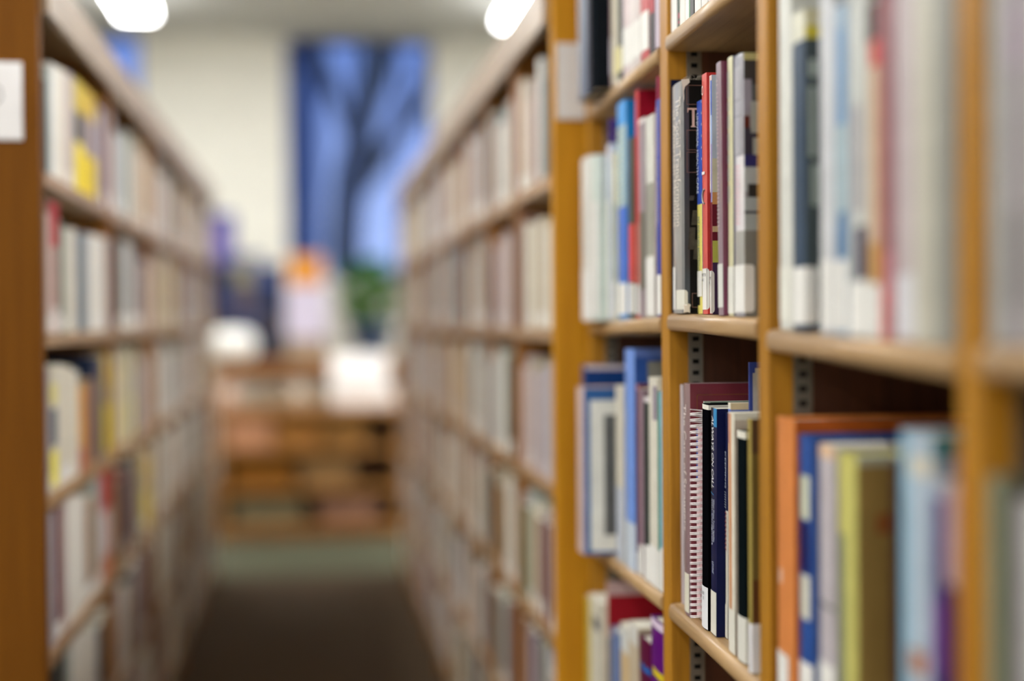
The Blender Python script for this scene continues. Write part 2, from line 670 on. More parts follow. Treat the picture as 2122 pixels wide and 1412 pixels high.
for (a, b, c, d) in ((.007, .013, 410, 420), (.010, .018, 440, 470), (.006, .014, 475, 520), (.012, .02, 500, 540)):
    m.face([(a, -.0007, bk.zpy(d)), (b, -.0007, bk.zpy(d)), (b + .001, -.0007, bk.zpy(c)), (a + .002, -.0007, bk.zpy(c))], gm)
m.build('cover_picture', bk.root)
m = MB()
wm = mat('e4ddd2', .8)
torn = [(-.001, 0), (.0085, .0012), (.0090, -.003), (.006, -.006), (.0035, -.008), (.0022, -.013), (.0025, -.021), (.0018, -.026), (.0012, -.018), (.0002, -.009)]
m.face([(a, -.0013, bk.h + b) for a, b in torn][::-1], wm)
m.build('torn_paper', bk.root)['label'] = 'torn white paper at the top of the spine'
m = MB()
for k in range(7):
    a0 = .001 + k * .004
    m.tube([(a0, .002 + .004 * (k % 3), bk.h - .001), (a0 + .003, .004 + .003 * (k % 2), bk.h + .003 + .002 * (k % 3)), (a0 + .008, .006, bk.h + .0015 + .003 * ((k + 1) % 2))], .00022, mat('b9b2a6', .7), 5)
m.build('loose_threads', bk.root)
m = MB()
m.box((.000, -.003, .0005), (.007, -.0009, .010), wm)
bmesh.ops.subdivide_edges(m.bm, edges=m.bm.edges, cuts=2)
rr = random.Random(3)
for v in m.bm.verts:
    v.co += Vector((rr.uniform(-1, 1), 0, rr.uniform(-1, 1))) * .0014
    v.co.z = max(v.co.z, .0003)
m.build('torn_corner', bk.root)

B(2, 1, 1443, 1453.2, 209, '3c58b4', 'slim blue and yellow paperback tucked beside the book with a large T', rec=.017, hard=False, rough=.35,
  sp=[(0, 1, 424, 652, 'e3d977'), (0, .5, 615, 633, '1c1c1a')], tagy=(562, 615), tagc='e4e3dc',
  text=[('UNIVERSAL HEALTH CARE', 'd5dcf0', .30, 234, 402, .50, 0), ('PAT AND HUGH ARMSTRONG', '53748a', .42, 450, 562, .42, 0)])
bk = B(2, 1, 1453.6, 1463.5, 153, 'd4665f', 'red paperback with a grey crescent on its spine', rec=.017, hard=False, rough=.3,  # spine tone lightened for the more direct light on it
       nr=[(0, .2, 150, 652, 'c03a38')], tagy=(557, 642), tagw=.0025,
       text=[('O', 'ece4e0', .3, 177, 197, .45, 0), ('. . . . . .', 'ece4e0', .2, 205, 330, .5, 0), ('l', 'ece4e0', .40, 356, 362, .7, 0), ('. . . . . . . . . . . . .', 'eee0dc', .2, 450, 545, .25, 0)])
m = MB()
gm = mat('a9a6a0', .4)
pts = [(-.0009, bk.t * (.5 + .5 * math.cos(a)) * .8, bk.zpy(408) + .008 * math.sin(a)) for a in [math.pi * (-.5 + k / 10) for k in range(11)]]
m.tube(pts, .0011, gm, 6)
m.build('crescent_emblem', bk.root)
for st, ys, u in (('973', 570, .5), ('AU', 580, .6)):
    z = bk.zpy(ys)
    lettering(st, INK, bk.root, Matrix(((0, 0, -1, -.0011), (-1, 0, 0, bk.t * .98), (0, 1, 0, z), (0, 0, 0, 1))), bk.t * (.8 if st == '973' else .45), .0034, name='shelf_mark')
bk = B(2, 1, 1467.6, 1474.2, 157, '6d2330', 'thin dark red book with a blue upper spine', rec=.020, rough=.3, hard=False,
       sp=[(0, .5, 157, 400, 'e0ddd6'), (.5, 1, 157, 168, 'd3b6b2'), (.5, 1, 168, 240, '4d67b4'), (.5, 1, 240, 300, '8fa5d0'), (.5, 1, 300, 420, '8a86b4')],
       nr=[(0, .02, 157, 330, 'c3cfdc'), (0, .02, 330, 420, 'd9d6b8'), (0, .02, 400, 425, 'd59a5e'), (0, .02, 470, 482, 'd2b78c'), (0, .02, 500, 545, 'bcbf5a'), (0, .02, 545, 652, '43304e')],
       tagy=(562, 650), tagw=.0022, text=[('. . . . . . . . . . . . . .', 'd9b98a', .25, 430, 545, .2, 0)])
for st, ys in (('995', 577), ('M', 587)):
    lettering(st, INK, bk.root, Matrix(((0, 0, -1, -.0011), (-1, 0, 0, bk.t * .95), (0, 1, 0, bk.zpy(ys)), (0, 0, 0, 1))), bk.t * (.85 if st == '995' else .3), .0034, name='shelf_mark')
B(2, 1, 1484.6, 1495.0, 128, '8f7a86', 'maroon book in a greyish clear jacket leaning away beside the cream spine', rec=.001, kind='plastic', rough=.3, lean=-.023,
  nr=[(0, .2, 120, 660, '6e2c4c')], tagy=(548, 638), tagc='d5d6d2',
  text=[('|| |||||||||||||| |||| ||||||||||||||', 'c9b8b8', .5, 165, 470, .3, 0)])
B(2, 1, 1504.2, 1516, 119, 'd3d0aa', 'cream yellow book with small blue spine letters next to the maroon one', rec=.006, kind='plastic', rough=.3,
  tagy=(553, 650), tagw=.012, tagc='dcdcd4', nr=[(0, .2, 110, 660, '6a6f88')],
  text=[('||||||||||||  ||||  ||||||  ||||||||  ||||  ||||||  ||||||||', '9aa2a8', .5, 150, 420, .5, 0)])
bk = B(2, 1, 1517, 1537, 115, '9c9ca4', 'grey jacketed book with white spine title and a picture cover by the post', rec=.002, kind='plastic', rough=.3, depth=.19,
       sp=[(.3, 1, 325, 480, 'e2e0e4'), (0, 1, 480, 550, 'a7a7a2')], tagy=(550, 648), tagw=.012,
       nr=[(0, .2, 100, 130, 'c3bd86'), (0, .2, 130, 180, '3c3d40'), (0, .008, 170, 240, '9b9aab'), (.008, .2, 180, 215, '5a6064'), (0, .006, 245, 270, '5a1f1c'), (0, .2, 270, 325, '36384a'),
           (.007, .2, 215, 280, 'a9b0ae'), (.009, .2, 290, 330, 'a9b0ae'), (0, .2, 325, 350, '2a3070'), (0, .2, 350, 400, 'b4bcc0'), (.004, .2, 385, 412, '2c3034'), (0, .2, 412, 440, 'aab4b8'), (0, .2, 440, 446, '4c4f58'), (0, .2, 446, 480, 'a9b3b5'), (0, .2, 480, 660, '7f7f7a')],
       text=[('|||||||||||||| |||||| ||||||||||||||||', 'd4d4d8', .62, 142, 318, .45, 0), ('||||||||||||||', 'd8a8b4', .6, 345, 465, .35, 0)])

# ---- sharp bay, lower shelf
B(2, 2, 1405.4, 1413.3, 797, 'c9c1c8', 'pale lilac jacketed book against the post on the lower shelf', rec=.012, kind='plastic', rough=.35, depth=.16)
bk = B(2, 2, 1414, 1427, 795, '8c7278', 'tall maroon book in a clear jacket with a gold ruled cover', rec=.002, kind='plastic', rough=.3, depth=.21,
       nr=[(0, .21, 780, 1300, '742c38')], tagy=(1186, 1266), tagw=0, tagc='d5d2c2', taguv=(0, .85),
       text=[('The Care of Strangers', 'eae2e0', .42, 838, 1100, .52, 0)])
m = MB()
frame_rect(m, .0095, .19, .015, bk.zpy(817), .0006, mat('8a5a22', .4, 'foil'), -.0004)
m.build('gold_rule', bk.root)
# spiral bound book
s0, _ = fg(1432.5, 1050, .004)
s1, _ = fg(1449.5, 1050, .004)
zb = shelf_z(2, 2, s0) * .5 + shelf_z(2, 2, s1) * .5 + .0012
zt = fg(1445, 842, .004)[1]
t, h = s0 - s1, zt - zb
root = thing('spiral_bound_book', 'wire spiral bound booklet with pink pages beside the maroon book', 'book', fgw(s1, .0, zb), (0, 0, 0), GROUPS[(2, 2)])
root.rotation_euler = (Matrix.Rotation(THETA, 3, 'Z') @ Matrix.Rotation(.022, 3, 'X')).to_euler()
m = MB()
pk, bl_ = mat('dcb9bd', .6), mat('3d5fb0', .5)
hp = h - .012
rects = [(.30, .62, z, z + .0048, pk) for z in [i * .0066 for i in range(200)] if z < hp - .02]
m.box((.0115, .004, 0), (.16, t - .003, hp - .012), mat('d9d2d2', .8, 'pages', var=.15, ns=150))
m.build('page_block', root)
m = MB()
m.box((.0095, t - .0028, 0), (.162, t - .001, hp - .014), pk)
m.box((.0090, t * .45, .002), (.0112, t - .003, hp - .014), pk)
m.box((.0082, t * .80, hp - .075), (.0092, t * .88, hp - .016), bl_)
m.build('pink_cover', root)
m = MB()
gg = mat('a3ada0', .5)
m.box((.0085, .0005, 0), (.162, .0036, h + .006), gg)
m.face([(.010, .0002, h - .020), (.162, .0002, h - .020), (.162, .0002, h + .005), (.016, .0002, h + .005)], mat('5f7366', .5))
m.build('back_board', root)
m = MB()
wire = mat('f2eef0', .3, 'foil')
pitch = 12.55 * (s0 / FPX)
N = int((h - .006) / pitch)
pts = []
K = 14
for i in range(N * K):
    a = 2 * math.pi * i / K
    pts.append((.0088 - .0098 * math.cos(a) * 1.0 - .002, t * .45 - .0065 * math.sin(a) + .0005, .004 + pitch * i / K))
m.tube(pts, .00062, wire, 6)
pts = [(x_, y_, z_ + .0017) for x_, y_, z_ in pts[:-4]]
m.tube(pts, .00062, wire, 6)
m.build('spiral_wire', root)['label'] = 'bright double loop wire spiral'
ROWS[(2, 2)] = (s1, .022)

bk = B(2, 2, 1449.8, 1462.6, 838, '08080b', 'black book with a white sticker low on its rounded spine', rec=.004, kind='matte', rough=.3, sp=[(0, 1, 830, 848, 'dedbd0')], lean=.024, depth=.18,
       tagy=(1213, 1302), taguv=(0, 1), tagc='dfe1e6', nr=[(0, .2, 830, 848, 'e2e0d6'), (0, .2, 848, 1320, '060609')])
for st, ys, hh in (('||||', 1226, .003), ('|| ||', 1236, .003)):
    lettering(st, INK, bk.root, Matrix(((0, 0, -1, -.0012), (-1, 0, 0, bk.t * .9), (0, 1, 0, bk.zpy(ys)), (0, 0, 0, 1))), bk.t * .55, hh, name='shelf_mark')
B(2, 2, 1470.6, 1482.2, 846, '101640', 'navy book with white capitals down its spine and a light blue patch at the top', rec=.0065, rough=.3, lean=.018, depth=.17, hard=False,
  sp=[(.45, 1, 846, 884, '2f86c0'), (0, .4, 846, 1060, '0c0e22')], tagy=(1224, 1314), tagc='d8d6cc',
  text=[('ALWAYS ON CALL', 'eef0f4', .48, 862, 1012, .38, .25), ('/', '3a8ed0', .4, 1020, 1026, .5, 0), ('When Illness Turns Families', 'cfd6ea', .66, 1034, 1122, .22, .2), ('into Caregivers', 'cfd6ea', .40, 1034, 1130, .22, .2), ('LEVINE', 'b9c2dc', .5, 1163, 1188, .3, .2)])
B(2, 2, 1483.2, 1490.5, 851, '1a1f44', 'navy and white paperback with dark red lettering beside the navy one', rec=.016, rough=.3, lean=.016, depth=.17, hard=False,
  sp=[(0, 1, 1050, 1330, 'd6d3c8')], tagy=(1240, 1338), tagc='d9d8ce',
  text=[('KEEPING |||||||', 'c3cbe0', .4, 930, 1045, .6, .1), ('|||||||||', '8a3a48', .5, 1052, 1130, .6, .1)])
B(2, 2, 1492, 1500.5, 832, 'd8d4c6', 'white book with blue upper spine and peach and blue cover edge', rec=.016, rough=.35, lean=.014, depth=.18, hard=False,
  sp=[(0, 1, 832, 845, 'e0dccd'), (0, 1, 845, 915, '4a6cc0'), (.5, 1, 1300, 1345, '7c2c34')], nr=[(0, .2, 832, 846, 'd9c6a0'), (0, .2, 846, 1400, '4868ba')])
B(2, 2, 1539.5, 1542.0, 750, '3b4a92', 'tall violet blue book with a pale streak on its cover rising above the row', rec=.0355, rough=.35, depth=.15,
  nr=[(.0035, .012, 772, 900, 'b8b3ac'), (.006, .0135, 762, 800, 'b8b3ac')])
B(2, 2, 1508.5, 1521, 855, 'd6d1c2', 'cream book with an orange stripe down its spine', rec=.004, rough=.4, depth=.18, hard=False,
  sp=[(0, .55, 858, 1290, 'c98f62')], tagy=(1262, 1372), tagc='dcdacf', nr=[(0, .2, 850, 870, 'dcd9cc'), (0, .2, 870, 1400, 'bfb2a2')])
B(2, 2, 1524, 1541, 893, '0e1517', 'black green book with a white paper top edge and white lower spine', rec=.003, rough=.35, depth=.18, kind='matte',
  sp=[(0, 1, 885, 908, 'dcdace'), (0, .2, 908, 1275, '3d3a34')], tagy=(1275, 1392), tagw=.008, tagc='d6d6ce', nr=[(0, .2, 890, 908, 'dcdace'), (0, .2, 908, 1500, '0b1113')])
B(2, 2, 1549, 1556, 868, 'a18f4a', 'mustard brown book with dark cover beside the post', rec=.0, rough=.4, depth=.18, hard=False,
  tagy=(1290, 1410), tagw=.014, tagc='dcdce0', nr=[(0, .2, 860, 940, '57402c'), (0, .2, 940, 1200, '6d5b30'), (0, .2, 1200, 1290, '5e3a20')])

# ---- sharp bay, top shelf (only the feet of the books are in the picture)
for xa, xb, c, lb, kw in (
        (1387, 1400, 'e2e1dc', 'white book at the post end of the top shelf, feet only in view', {}),
        (1401.5, 1405.5, '123a22', 'thin dark green book with red marks low on its spine', dict(sp=[(.4, 1, 29, 41, 'a83a52'), (.4, 1, 46, 52, 'a83a52')])),
        (1406, 1417, 'e0dfd6', 'white book just past the thin dark green one on the top shelf', {}),
        (1417.5, 1427.3, 'e3e2dd', 'white book with a green near edge before the dark grey book', dict(sp=[(.85, 1, -200, 60, '1d7a48')])),
        (1428, 1435.2, '4a4846', 'dark grey book between two white ones on the top shelf', {}),
        (1437, 1450, 'dcdcd8', 'white paperback standing over a brown stub on the top shelf', {}),
        (1451, 1464, 'd6d7d4', 'white book with fine grey lines toward the near end of top shelf', {}),
        (1465, 1478, 'd9d4d2', 'pale pinkish book at the cut edge of the top shelf', {})):
    B(2, 0, xa, xb, -330, c, lb, rec=.004, hard=False, **kw)

# ---- far bay
B(1, 0, 1193.5, 1211.5, -170, '566074', 'big blue grey volume jutting over the paper sign', rec=-.026, kind='paper', rough=.4, sp=[(0, .3, -170, 230, '9c9fa4')], depth=.2)
B(1, 0, 1212, 1228.5, -170, '171b20', 'big black volume jutting beside the blue grey one', rec=-.024, kind='matte', rough=.4, sp=[(0, .55, -170, 230, '565258')], depth=.2)
B(1, 0, 1242.5, 1253, -150, '9b7a86', 'mauve book with lilac sticker beside the black volume', rec=0, tagy=(97, 172), tagc='d4cbdc')
B(1, 0, 1254, 1264, -160, 'd6d0bc', 'cream book, third from the black volume on the high shelf', rec=.0, tagy=(110, 166), tagc='dcd4d6')
B(1, 0, 1265, 1275.5, -150, 'd9d4c0', 'cream book with a pale yellow sticker on the high shelf', rec=.0, tagy=(104, 160), tagc='ddd49a')
B(1, 0, 1277, 1285.5, -150, '2c3230', 'dark green grey book with pale lower spine on the high shelf', rec=.0, tagy=(100, 150), tagc='ddd6a4')
B(1, 0, 1286.5, 1298, -160, 'cdbcbc', 'pinkish book with a white sticker, first of three on the high shelf', rec=.0, tagy=(62, 140), tagc='e6e6e0')
B(1, 0, 1299, 1310, -150, 'd9d0cc', 'pale pink book with a white sticker, second of three on the high shelf', rec=.0, tagy=(55, 132), tagc='e6e6e0')
B(1, 0, 1311, 1322, -150, 'd0c6c2', 'greyish pink book with a white sticker, last of three on the high shelf', rec=.0, tagy=(45, 122), tagc='e6e6e0')
B(1, 0, 1323, 1340, -150, 'b84848', 'red book with a tall white sticker on the high shelf', rec=.0, tagy=(28, 108), tagc='e6e6e0')
B(1, 0, 1342, 1352, -150, '3a3234', 'black book with a red upper spine near the post', rec=.0, sp=[(0, 1, -150, 30, 'a82a30')])
B(1, 0, 1353, 1366.5, -150, 'b7aab8', 'lilac grey book touching the post on the high shelf', rec=.0)

B(1, 1, 1204.5, 1222, 326, 'd8d8d2', 'white book at the far end of the middle shelf, next to the orange panel', rec=-.018, hard=False, tagy=(560, 662))
B(1, 1, 1222.6, 1238, 324, 'cfdcd4', 'pale green white book second from the orange panel', rec=-.014, hard=False, tagy=(420, 655))
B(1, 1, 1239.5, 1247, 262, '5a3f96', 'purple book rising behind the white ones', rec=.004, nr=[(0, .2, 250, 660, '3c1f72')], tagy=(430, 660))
B(1, 1, 1247.5, 1263.5, 302, 'c6d0de', 'pale blue book with a curled white top and long white sticker', rec=-.002, hard=False, tagy=(418, 658), sp=[(0, 1, 302, 335, 'd9d6e0')])
B(1, 1, 1264.5, 1275, 318, 'ddd8b8', 'cream book with a teal edge beside the bright blue spine', rec=.002, hard=False, sp=[(0, .5, 420, 585, '4a8a96')], tagy=(588, 655))
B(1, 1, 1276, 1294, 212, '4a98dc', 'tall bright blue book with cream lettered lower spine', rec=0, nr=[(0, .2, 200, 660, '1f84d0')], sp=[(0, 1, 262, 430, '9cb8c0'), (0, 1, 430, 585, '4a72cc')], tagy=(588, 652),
  text=[('||||||||||||||', 'ddd9b4', .5, 265, 430, .6, 0)])
B(1, 1, 1301.5, 1312, 286, '4a4c40', 'dark olive book with a red lower spine', rec=.002, hard=False, sp=[(0, 1, 465, 585, 'd8483e')], tagy=(588, 650))
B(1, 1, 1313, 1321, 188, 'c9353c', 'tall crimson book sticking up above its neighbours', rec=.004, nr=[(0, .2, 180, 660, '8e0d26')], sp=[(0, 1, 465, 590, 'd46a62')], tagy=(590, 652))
B(1, 1, 1322, 1335.5, 246, '93868c', 'grey mauve book with a white cap before the crimson one', rec=.004, hard=False, sp=[(0, 1, 246, 256, 'dcd6d4'), (0, 1, 440, 600, '6c6a60')])
B(1, 1, 1337, 1354, 240, 'cfd0c6', 'white book with a grey speckled spine on the middle shelf', rec=.004, hard=False, sp=[(0, 1, 380, 530, '98988c')], tagy=(535, 652))
B(1, 1, 1352.6 + 2, 1358, 162, 'b0385c', 'pink red book showing above the navy one', rec=.008, hard=False)
B(1, 1, 1358.6, 1367.6, 206, '2a3f9c', 'navy blue book with white lettering against the post', rec=.001, hard=False, sp=[(0, .4, 215, 470, '6f6fb4')], tagy=(570, 652),
  text=[('|||||||||||||||| |||||| ||||||||||||||', 'b9b4d4', .4, 225, 460, .5, 0)])

B(1, 2, 1203.5, 1210.5, 757, '1c3c78', 'navy book with a pale page top behind the blue framed one', rec=-.02, depth=.2, nr=[(0, .2, 755, 766, 'd8ccd2'), (0, .2, 766, 1200, '123a78')])
B(1, 2, 1192.5, 1206.5, 803, 'c9b3ae', 'blue framed picture book pulled out from the lower shelf', rec=-.040, depth=.2,
  nr=[(0, .2, 800, 1160, '3566a4'), (.009, .2, 828, 1135, 'eceee8'), (.030, .2, 858, 1103, '67696a')])
B(1, 2, 1275, 1290.5, 800, 'cdc8b8', 'cream book beside the blue framed picture book', rec=0, hard=False, sp=[(0, 1, 1010, 1160, 'b9c0cc')])
B(1, 2, 1291.5, 1311.5, 724, '6f94dc', 'tall light blue book with a grey picture on its cover', rec=.0, depth=.2, sp=[(0, 1, 1080, 1180, 'c6d2e0')],
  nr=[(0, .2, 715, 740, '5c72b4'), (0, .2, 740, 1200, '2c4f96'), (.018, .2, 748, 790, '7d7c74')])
B(1, 2, 1313, 1321.5, 796, '70343a', 'dark red book with a pink cap on the lower shelf', rec=.004, hard=False, sp=[(0, 1, 796, 808, 'c88a8c')], tagy=(1140, 1215))
B(1, 2, 1322.3, 1331, 806, '8c7480', 'mauve dotted book between the dark red and black ones', rec=.004, hard=False, tagy=(1128, 1210))
B(1, 2, 1331.8, 1342.5, 822, '22302a', 'black green book with a white paper top on the lower shelf', rec=.002, sp=[(0, 1, 822, 834, 'd8d2d4')], tagy=(1128, 1215))
B(1, 2, 1344, 1360.5, 783, 'd9d6c8', 'white book with a pink mark on its spine', rec=.002, hard=False, sp=[(.5, 1, 800, 870, '8b8090')], tagy=(1130, 1222))
B(1, 2, 1361.5, 1366, 812, '4c8c7c', 'thin teal green book by the post', rec=.002, hard=False, tagy=(1140, 1226))
B(1, 2, 1366.5, 1372.5, 812, '8fbcd0', 'thin sky blue book touching the post on the lower shelf', rec=.002, hard=False, tagy=(1135, 1230))

B(1, 3, 1213, 1218.5, 1236, 'c9b43c', 'thin yellow book at the panel end of the bottom shelf', rec=-.012, hard=False)
B(1, 3, 1219, 1242, 1240, 'cfcdbd', 'cream book with grey marks near its top on the bottom shelf', rec=-.01, hard=False, sp=[(.3, 1, 1275, 1300, '5f6468')])
B(1, 3, 1243, 1256, 1199, 'cfae9c', 'cream spined book with a bright red cover standing above the bottom row', rec=.0, depth=.2, nr=[(0, .2, 1190, 1226, 'c6a8a8'), (0, .2, 1226, 1290, '9a1624'), (0, .2, 1290, 1500, 'b08060')])
B(1, 3, 1256.6, 1261.5, 1318, '2b4036', 'thin dark green book before the blue one on the bottom shelf', rec=.0, hard=False)
B(1, 3, 1262, 1283.5, 1310, '5a73a4', 'blue book under the red cover on the bottom shelf', rec=.0, sp=[(0, .4, 1310, 1500, '8f90a4')])
B(1, 3, 1285, 1302, 1298, 'cdb487', 'tan book with a white top on the bottom shelf', rec=.0, hard=False, sp=[(0, 1, 1298, 1352, 'cfd2ce')])
B(1, 3, 1303, 1320.5, 1295, 'c2b49c', 'beige book beside the dark maroon one on the bottom shelf', rec=.0, hard=False, sp=[(0, 1, 1295, 1335, 'd4d4ce')])
B(1, 3, 1322, 1344.5, 1326, '5a1138', 'dark maroon book with a blue patch on the bottom shelf', rec=.0, sp=[(.1, 1, 1377, 1391, '1c5aa4')])
B(1, 3, 1346, 1374.5, 1288, '5b0a72', 'deep purple book with a yellow patch beside the post', rec=.0, sp=[(0, 1, 1288, 1304, 'd8c8dc'), (.1, 1, 1389, 1405, 'ccb820')])

# ---- near bay (between the two out-of-focus posts)
B(3, 1, 1609, 1635, -160, 'd4d6cf', 'white book beside the post on the upper shelf of the near bay', rec=.002, tagy=(553, 665), tagc='dfe0d6', taguv=(0, .95))
B(3, 1, 1637, 1663, 26, '3b4c60', 'dark slate blue book with a white and yellow top', rec=.0, sp=[(0, 1, 26, 88, 'd6d6c4')],
  nr=[(0, .2, 20, 60, 'cfc9a4'), (0, .2, 60, 86, 'cfc040'), (0, .2, 86, 670, '454f52'), (.004, .010, 130, 165, 'aebab4'), (.0035, .009, 185, 330, 'a4b0aa'), (.005, .012, 345, 430, '98a49e')], tagy=(555, 672), tagw=.012)
B(3, 1, 1698, 1724, -140, 'c9ccd0', 'greyish white book next to the slate blue one', rec=.0, hard=False, tagy=(540, 680))
B(3, 1, 1726, 1750, 12, '8fa8c0', 'light blue book with white lower spine on the near bay shelf', rec=.0, sp=[(0, .5, 12, 240, 'b8cad6'), (.3, .9, 60, 260, '6c90b8'), (0, 1, 260, 470, 'a8bcc4'), (.4, 1, 440, 535, '5c7ea4')], tagy=(540, 685))
B(3, 1, 1752, 1788, -120, 'bfc3bf', 'pale grey green book with a dark violet patch low on its spine', rec=.0, sp=[(.45, 1, 470, 580, '3f3550'), (.3, .9, 220, 440, 'a09ca0')], tagy=(585, 695))
B(3, 1, 1790, 1819, 8, 'cdbba4', 'tan book with a black and scarlet top and ochre lower spine', rec=.002, sp=[(0, .6, 8, 86, '3c2c26'), (.6, 1, 8, 86, '5a1018'), (.3, 1, 86, 140, 'b81c10'), (.2, 1, 505, 585, 'b8862e'), (.7, 1, 140, 505, 'b78a6a')], tagy=(590, 700))
B(3, 1, 1820, 1846, -110, '94646a', 'dusty red book with a pink foot on the near bay shelf', rec=.002, sp=[(0, 1, 520, 640, 'b0707a'), (0, .6, 590, 730, 'c86a68')])
B(3, 1, 1849, 1889, -110, 'b9aeb0', 'lilac grey book between the dusty red and cream ones', rec=.003, tagy=(570, 700), tagc='cfcfd4')
B(3, 1, 1892, 1934, -100, 'bab8aa', 'cream grey book in the near bay, third from the closest post', rec=.003, hard=False)
B(3, 1, 1937, 1975, -100, '8f8f88', 'grey book in the near bay beside the closest post', rec=.003, hard=False)

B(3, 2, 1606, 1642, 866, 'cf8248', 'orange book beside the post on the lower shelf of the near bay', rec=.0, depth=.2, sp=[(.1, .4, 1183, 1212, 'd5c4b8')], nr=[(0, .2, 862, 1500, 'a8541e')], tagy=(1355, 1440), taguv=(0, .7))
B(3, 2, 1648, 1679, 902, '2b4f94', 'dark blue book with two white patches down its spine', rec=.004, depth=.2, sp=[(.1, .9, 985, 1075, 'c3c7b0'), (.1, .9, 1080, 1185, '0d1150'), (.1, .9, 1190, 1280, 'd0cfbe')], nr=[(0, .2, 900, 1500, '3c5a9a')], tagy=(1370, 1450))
B(3, 2, 1697, 1728, 922, 'b6b0b6', 'lilac grey book with a peach tipped spine', rec=.004, hard=False, sp=[(0, 1, 922, 950, 'd8b898'), (0, 1, 1250, 1262, '7c7a7a')], tagy=(1375, 1460))
B(3, 2, 1732, 1770, 940, 'c0bc6c', 'yellow green book with a tan cover in the near bay', rec=.004, sp=[(0, .5, 1110, 1500, '7f8664')], nr=[(0, .03, 930, 960, 'a8a894'), (0, .2, 960, 1500, '8f7440'), (.016, .028, 1060, 1100, '8a5028')])
B(3, 2, 1846, 1858, 950, '3a211c', 'dark brown book between the tan and the pale blue ones', rec=.02, hard=False)
B(3, 2, 1861, 1925, 897, 'a6b6c4', 'pale blue book with a brown picture low on its spine', rec=.0, depth=.2, sp=[(0, .35, 897, 1500, '88b4cc'), (.4, 1, 945, 985, 'c8c4b4'), (.3, .9, 1345, 1395, 'a8704c')], nr=[(0, .2, 890, 945, '3a6f72'), (0, .2, 945, 1500, '8f9fb0')])
B(3, 2, 1928, 1956, 1000, '43306a', 'violet book with a pale upper part near the closest post', rec=.0, hard=False, sp=[(0, 1, 1000, 1030, '96a0b4'), (0, 1, 1240, 1400, '6a3a80')])
B(3, 2, 1957, 1979, 1010, 'b09a9c', 'pinkish grey book touching the closest post', rec=.0, hard=False, sp=[(0, 1, 1215, 1500, '14103a')])
B(3, 2, 1983, 1985.5, 935, 'b01c14', 'scarlet booklet peeping over the pinkish book', rec=.0, hard=False)

# ---- closest bay (cut by the frame)
B(4, 1, 2052, 2088, -140, 'a9aaa6', 'pale grey book just past the closest post', rec=.0, hard=False)
B(4, 1, 2090, 2116, -100, '8c8088', 'grey book with a dark mauve patch, cut by the picture edge', rec=.0, sp=[(.2, .9, 430, 640, '5a4c54'), (.2, .9, 0, 140, 'a080a0')])
B(4, 1, 2119, 2170, -120, 'b0b0ae', 'light grey book at the picture edge of the closest bay', rec=.0)
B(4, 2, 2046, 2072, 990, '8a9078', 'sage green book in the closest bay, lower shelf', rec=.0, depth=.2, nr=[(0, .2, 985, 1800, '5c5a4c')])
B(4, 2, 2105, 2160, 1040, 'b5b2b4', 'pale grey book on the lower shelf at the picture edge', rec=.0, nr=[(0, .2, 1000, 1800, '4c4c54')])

# ------------------------------------------------------------------ the two aisle bookcases
Y0 = 2.243
BAYN = {1: (9, .430), -1: (5, .774)}      # bays and their pitch: right case, left case
YE = Y0 + 9 * .430 + .03
X_L = at_y(86, 660, Y0).x
X_R = at_y(1150, 660, Y0).x
SHZ = [CAMZ + z for z in (.2295, -.0213, -.275, -.522, -.772, -1.02)]
RTOP = CAMZ + .545
RD = .27
EP_R = mat('c58c1c', .55, 'wood', axis='Z', lo=.88, hi=1.06, coat=.0, spec=.15)
EP_L = mat('6e430a', .6, 'wood', axis='Z', lo=.85, hi=1.06, coat=.0, spec=.1)
WOODF = mat('9c8568', .45, 'wood', axis='Y')
WOODR = mat('a5835c', .45, 'wood', axis='Y')
WOODU = mat('9a6420', .45, 'wood', axis='Z')


def aisle_case(x, sgn, label, em):
    """sgn: +1 the case runs toward +X behind its front, -1 toward -X; local x goes into the case"""
    c = thing('bookcase', label, 'bookcase', (x, 0, 0))
    X = lambda a: sgn * a
    NB, PITCH = BAYN[sgn]
    def bx(m, a, b, mm):
        xs = sorted((X(a[0]), X(b[0])))
        m.box((xs[0], a[1], a[2]), (xs[1], b[1], b[2]), mm)
    m = MB()
    bx(m, (0, Y0, 0), (RD + .01, Y0 + .028, RTOP), em)
    m.build('end_panel', c, .002)['label'] = 'plain orange brown end panel facing the room'
    for k in range(1, NB + 1):
        m = MB()
        y = Y0 + .028 + k * PITCH - .0245
        bx(m, (0, y, 0), (RD, y + .024, RTOP - .02), WOODU)
        m.build('upright', c)
    m = MB()
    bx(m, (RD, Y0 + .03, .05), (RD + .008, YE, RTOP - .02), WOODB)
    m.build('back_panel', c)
    m = MB()
    bx(m, (.0, Y0 + .029, RTOP - .02), (RD + .01, YE, RTOP), WOODR)
    m.build('top_board', c)
    m = MB()
    bx(m, (-.012, Y0 + .029, RTOP - .072), (-.0005, YE, RTOP), WOODF)
    m.build('fascia', c)
    for k in range(NB):
        ya, yb = Y0 + .0285 + k * PITCH, Y0 + .028 + (k + 1) * PITCH - .025
        for z in SHZ:
            m = MB()
            bx(m, (-.002, ya, z - .0205), (RD - .002, yb, z), WOODR)
            m.build('shelf', c)
    m = MB()
    bx(m, (.03, Y0 + .03, 0), (.045, YE, .068), WOODU)
    m.build('kick_board', c)
    return c


aisle_case(X_L, -1, 'long wooden bookcase of paperbacks along the left of the aisle', EP_L)
aisle_case(X_R, 1, 'long wooden bookcase behind the near one on the right of the aisle', EP_R)

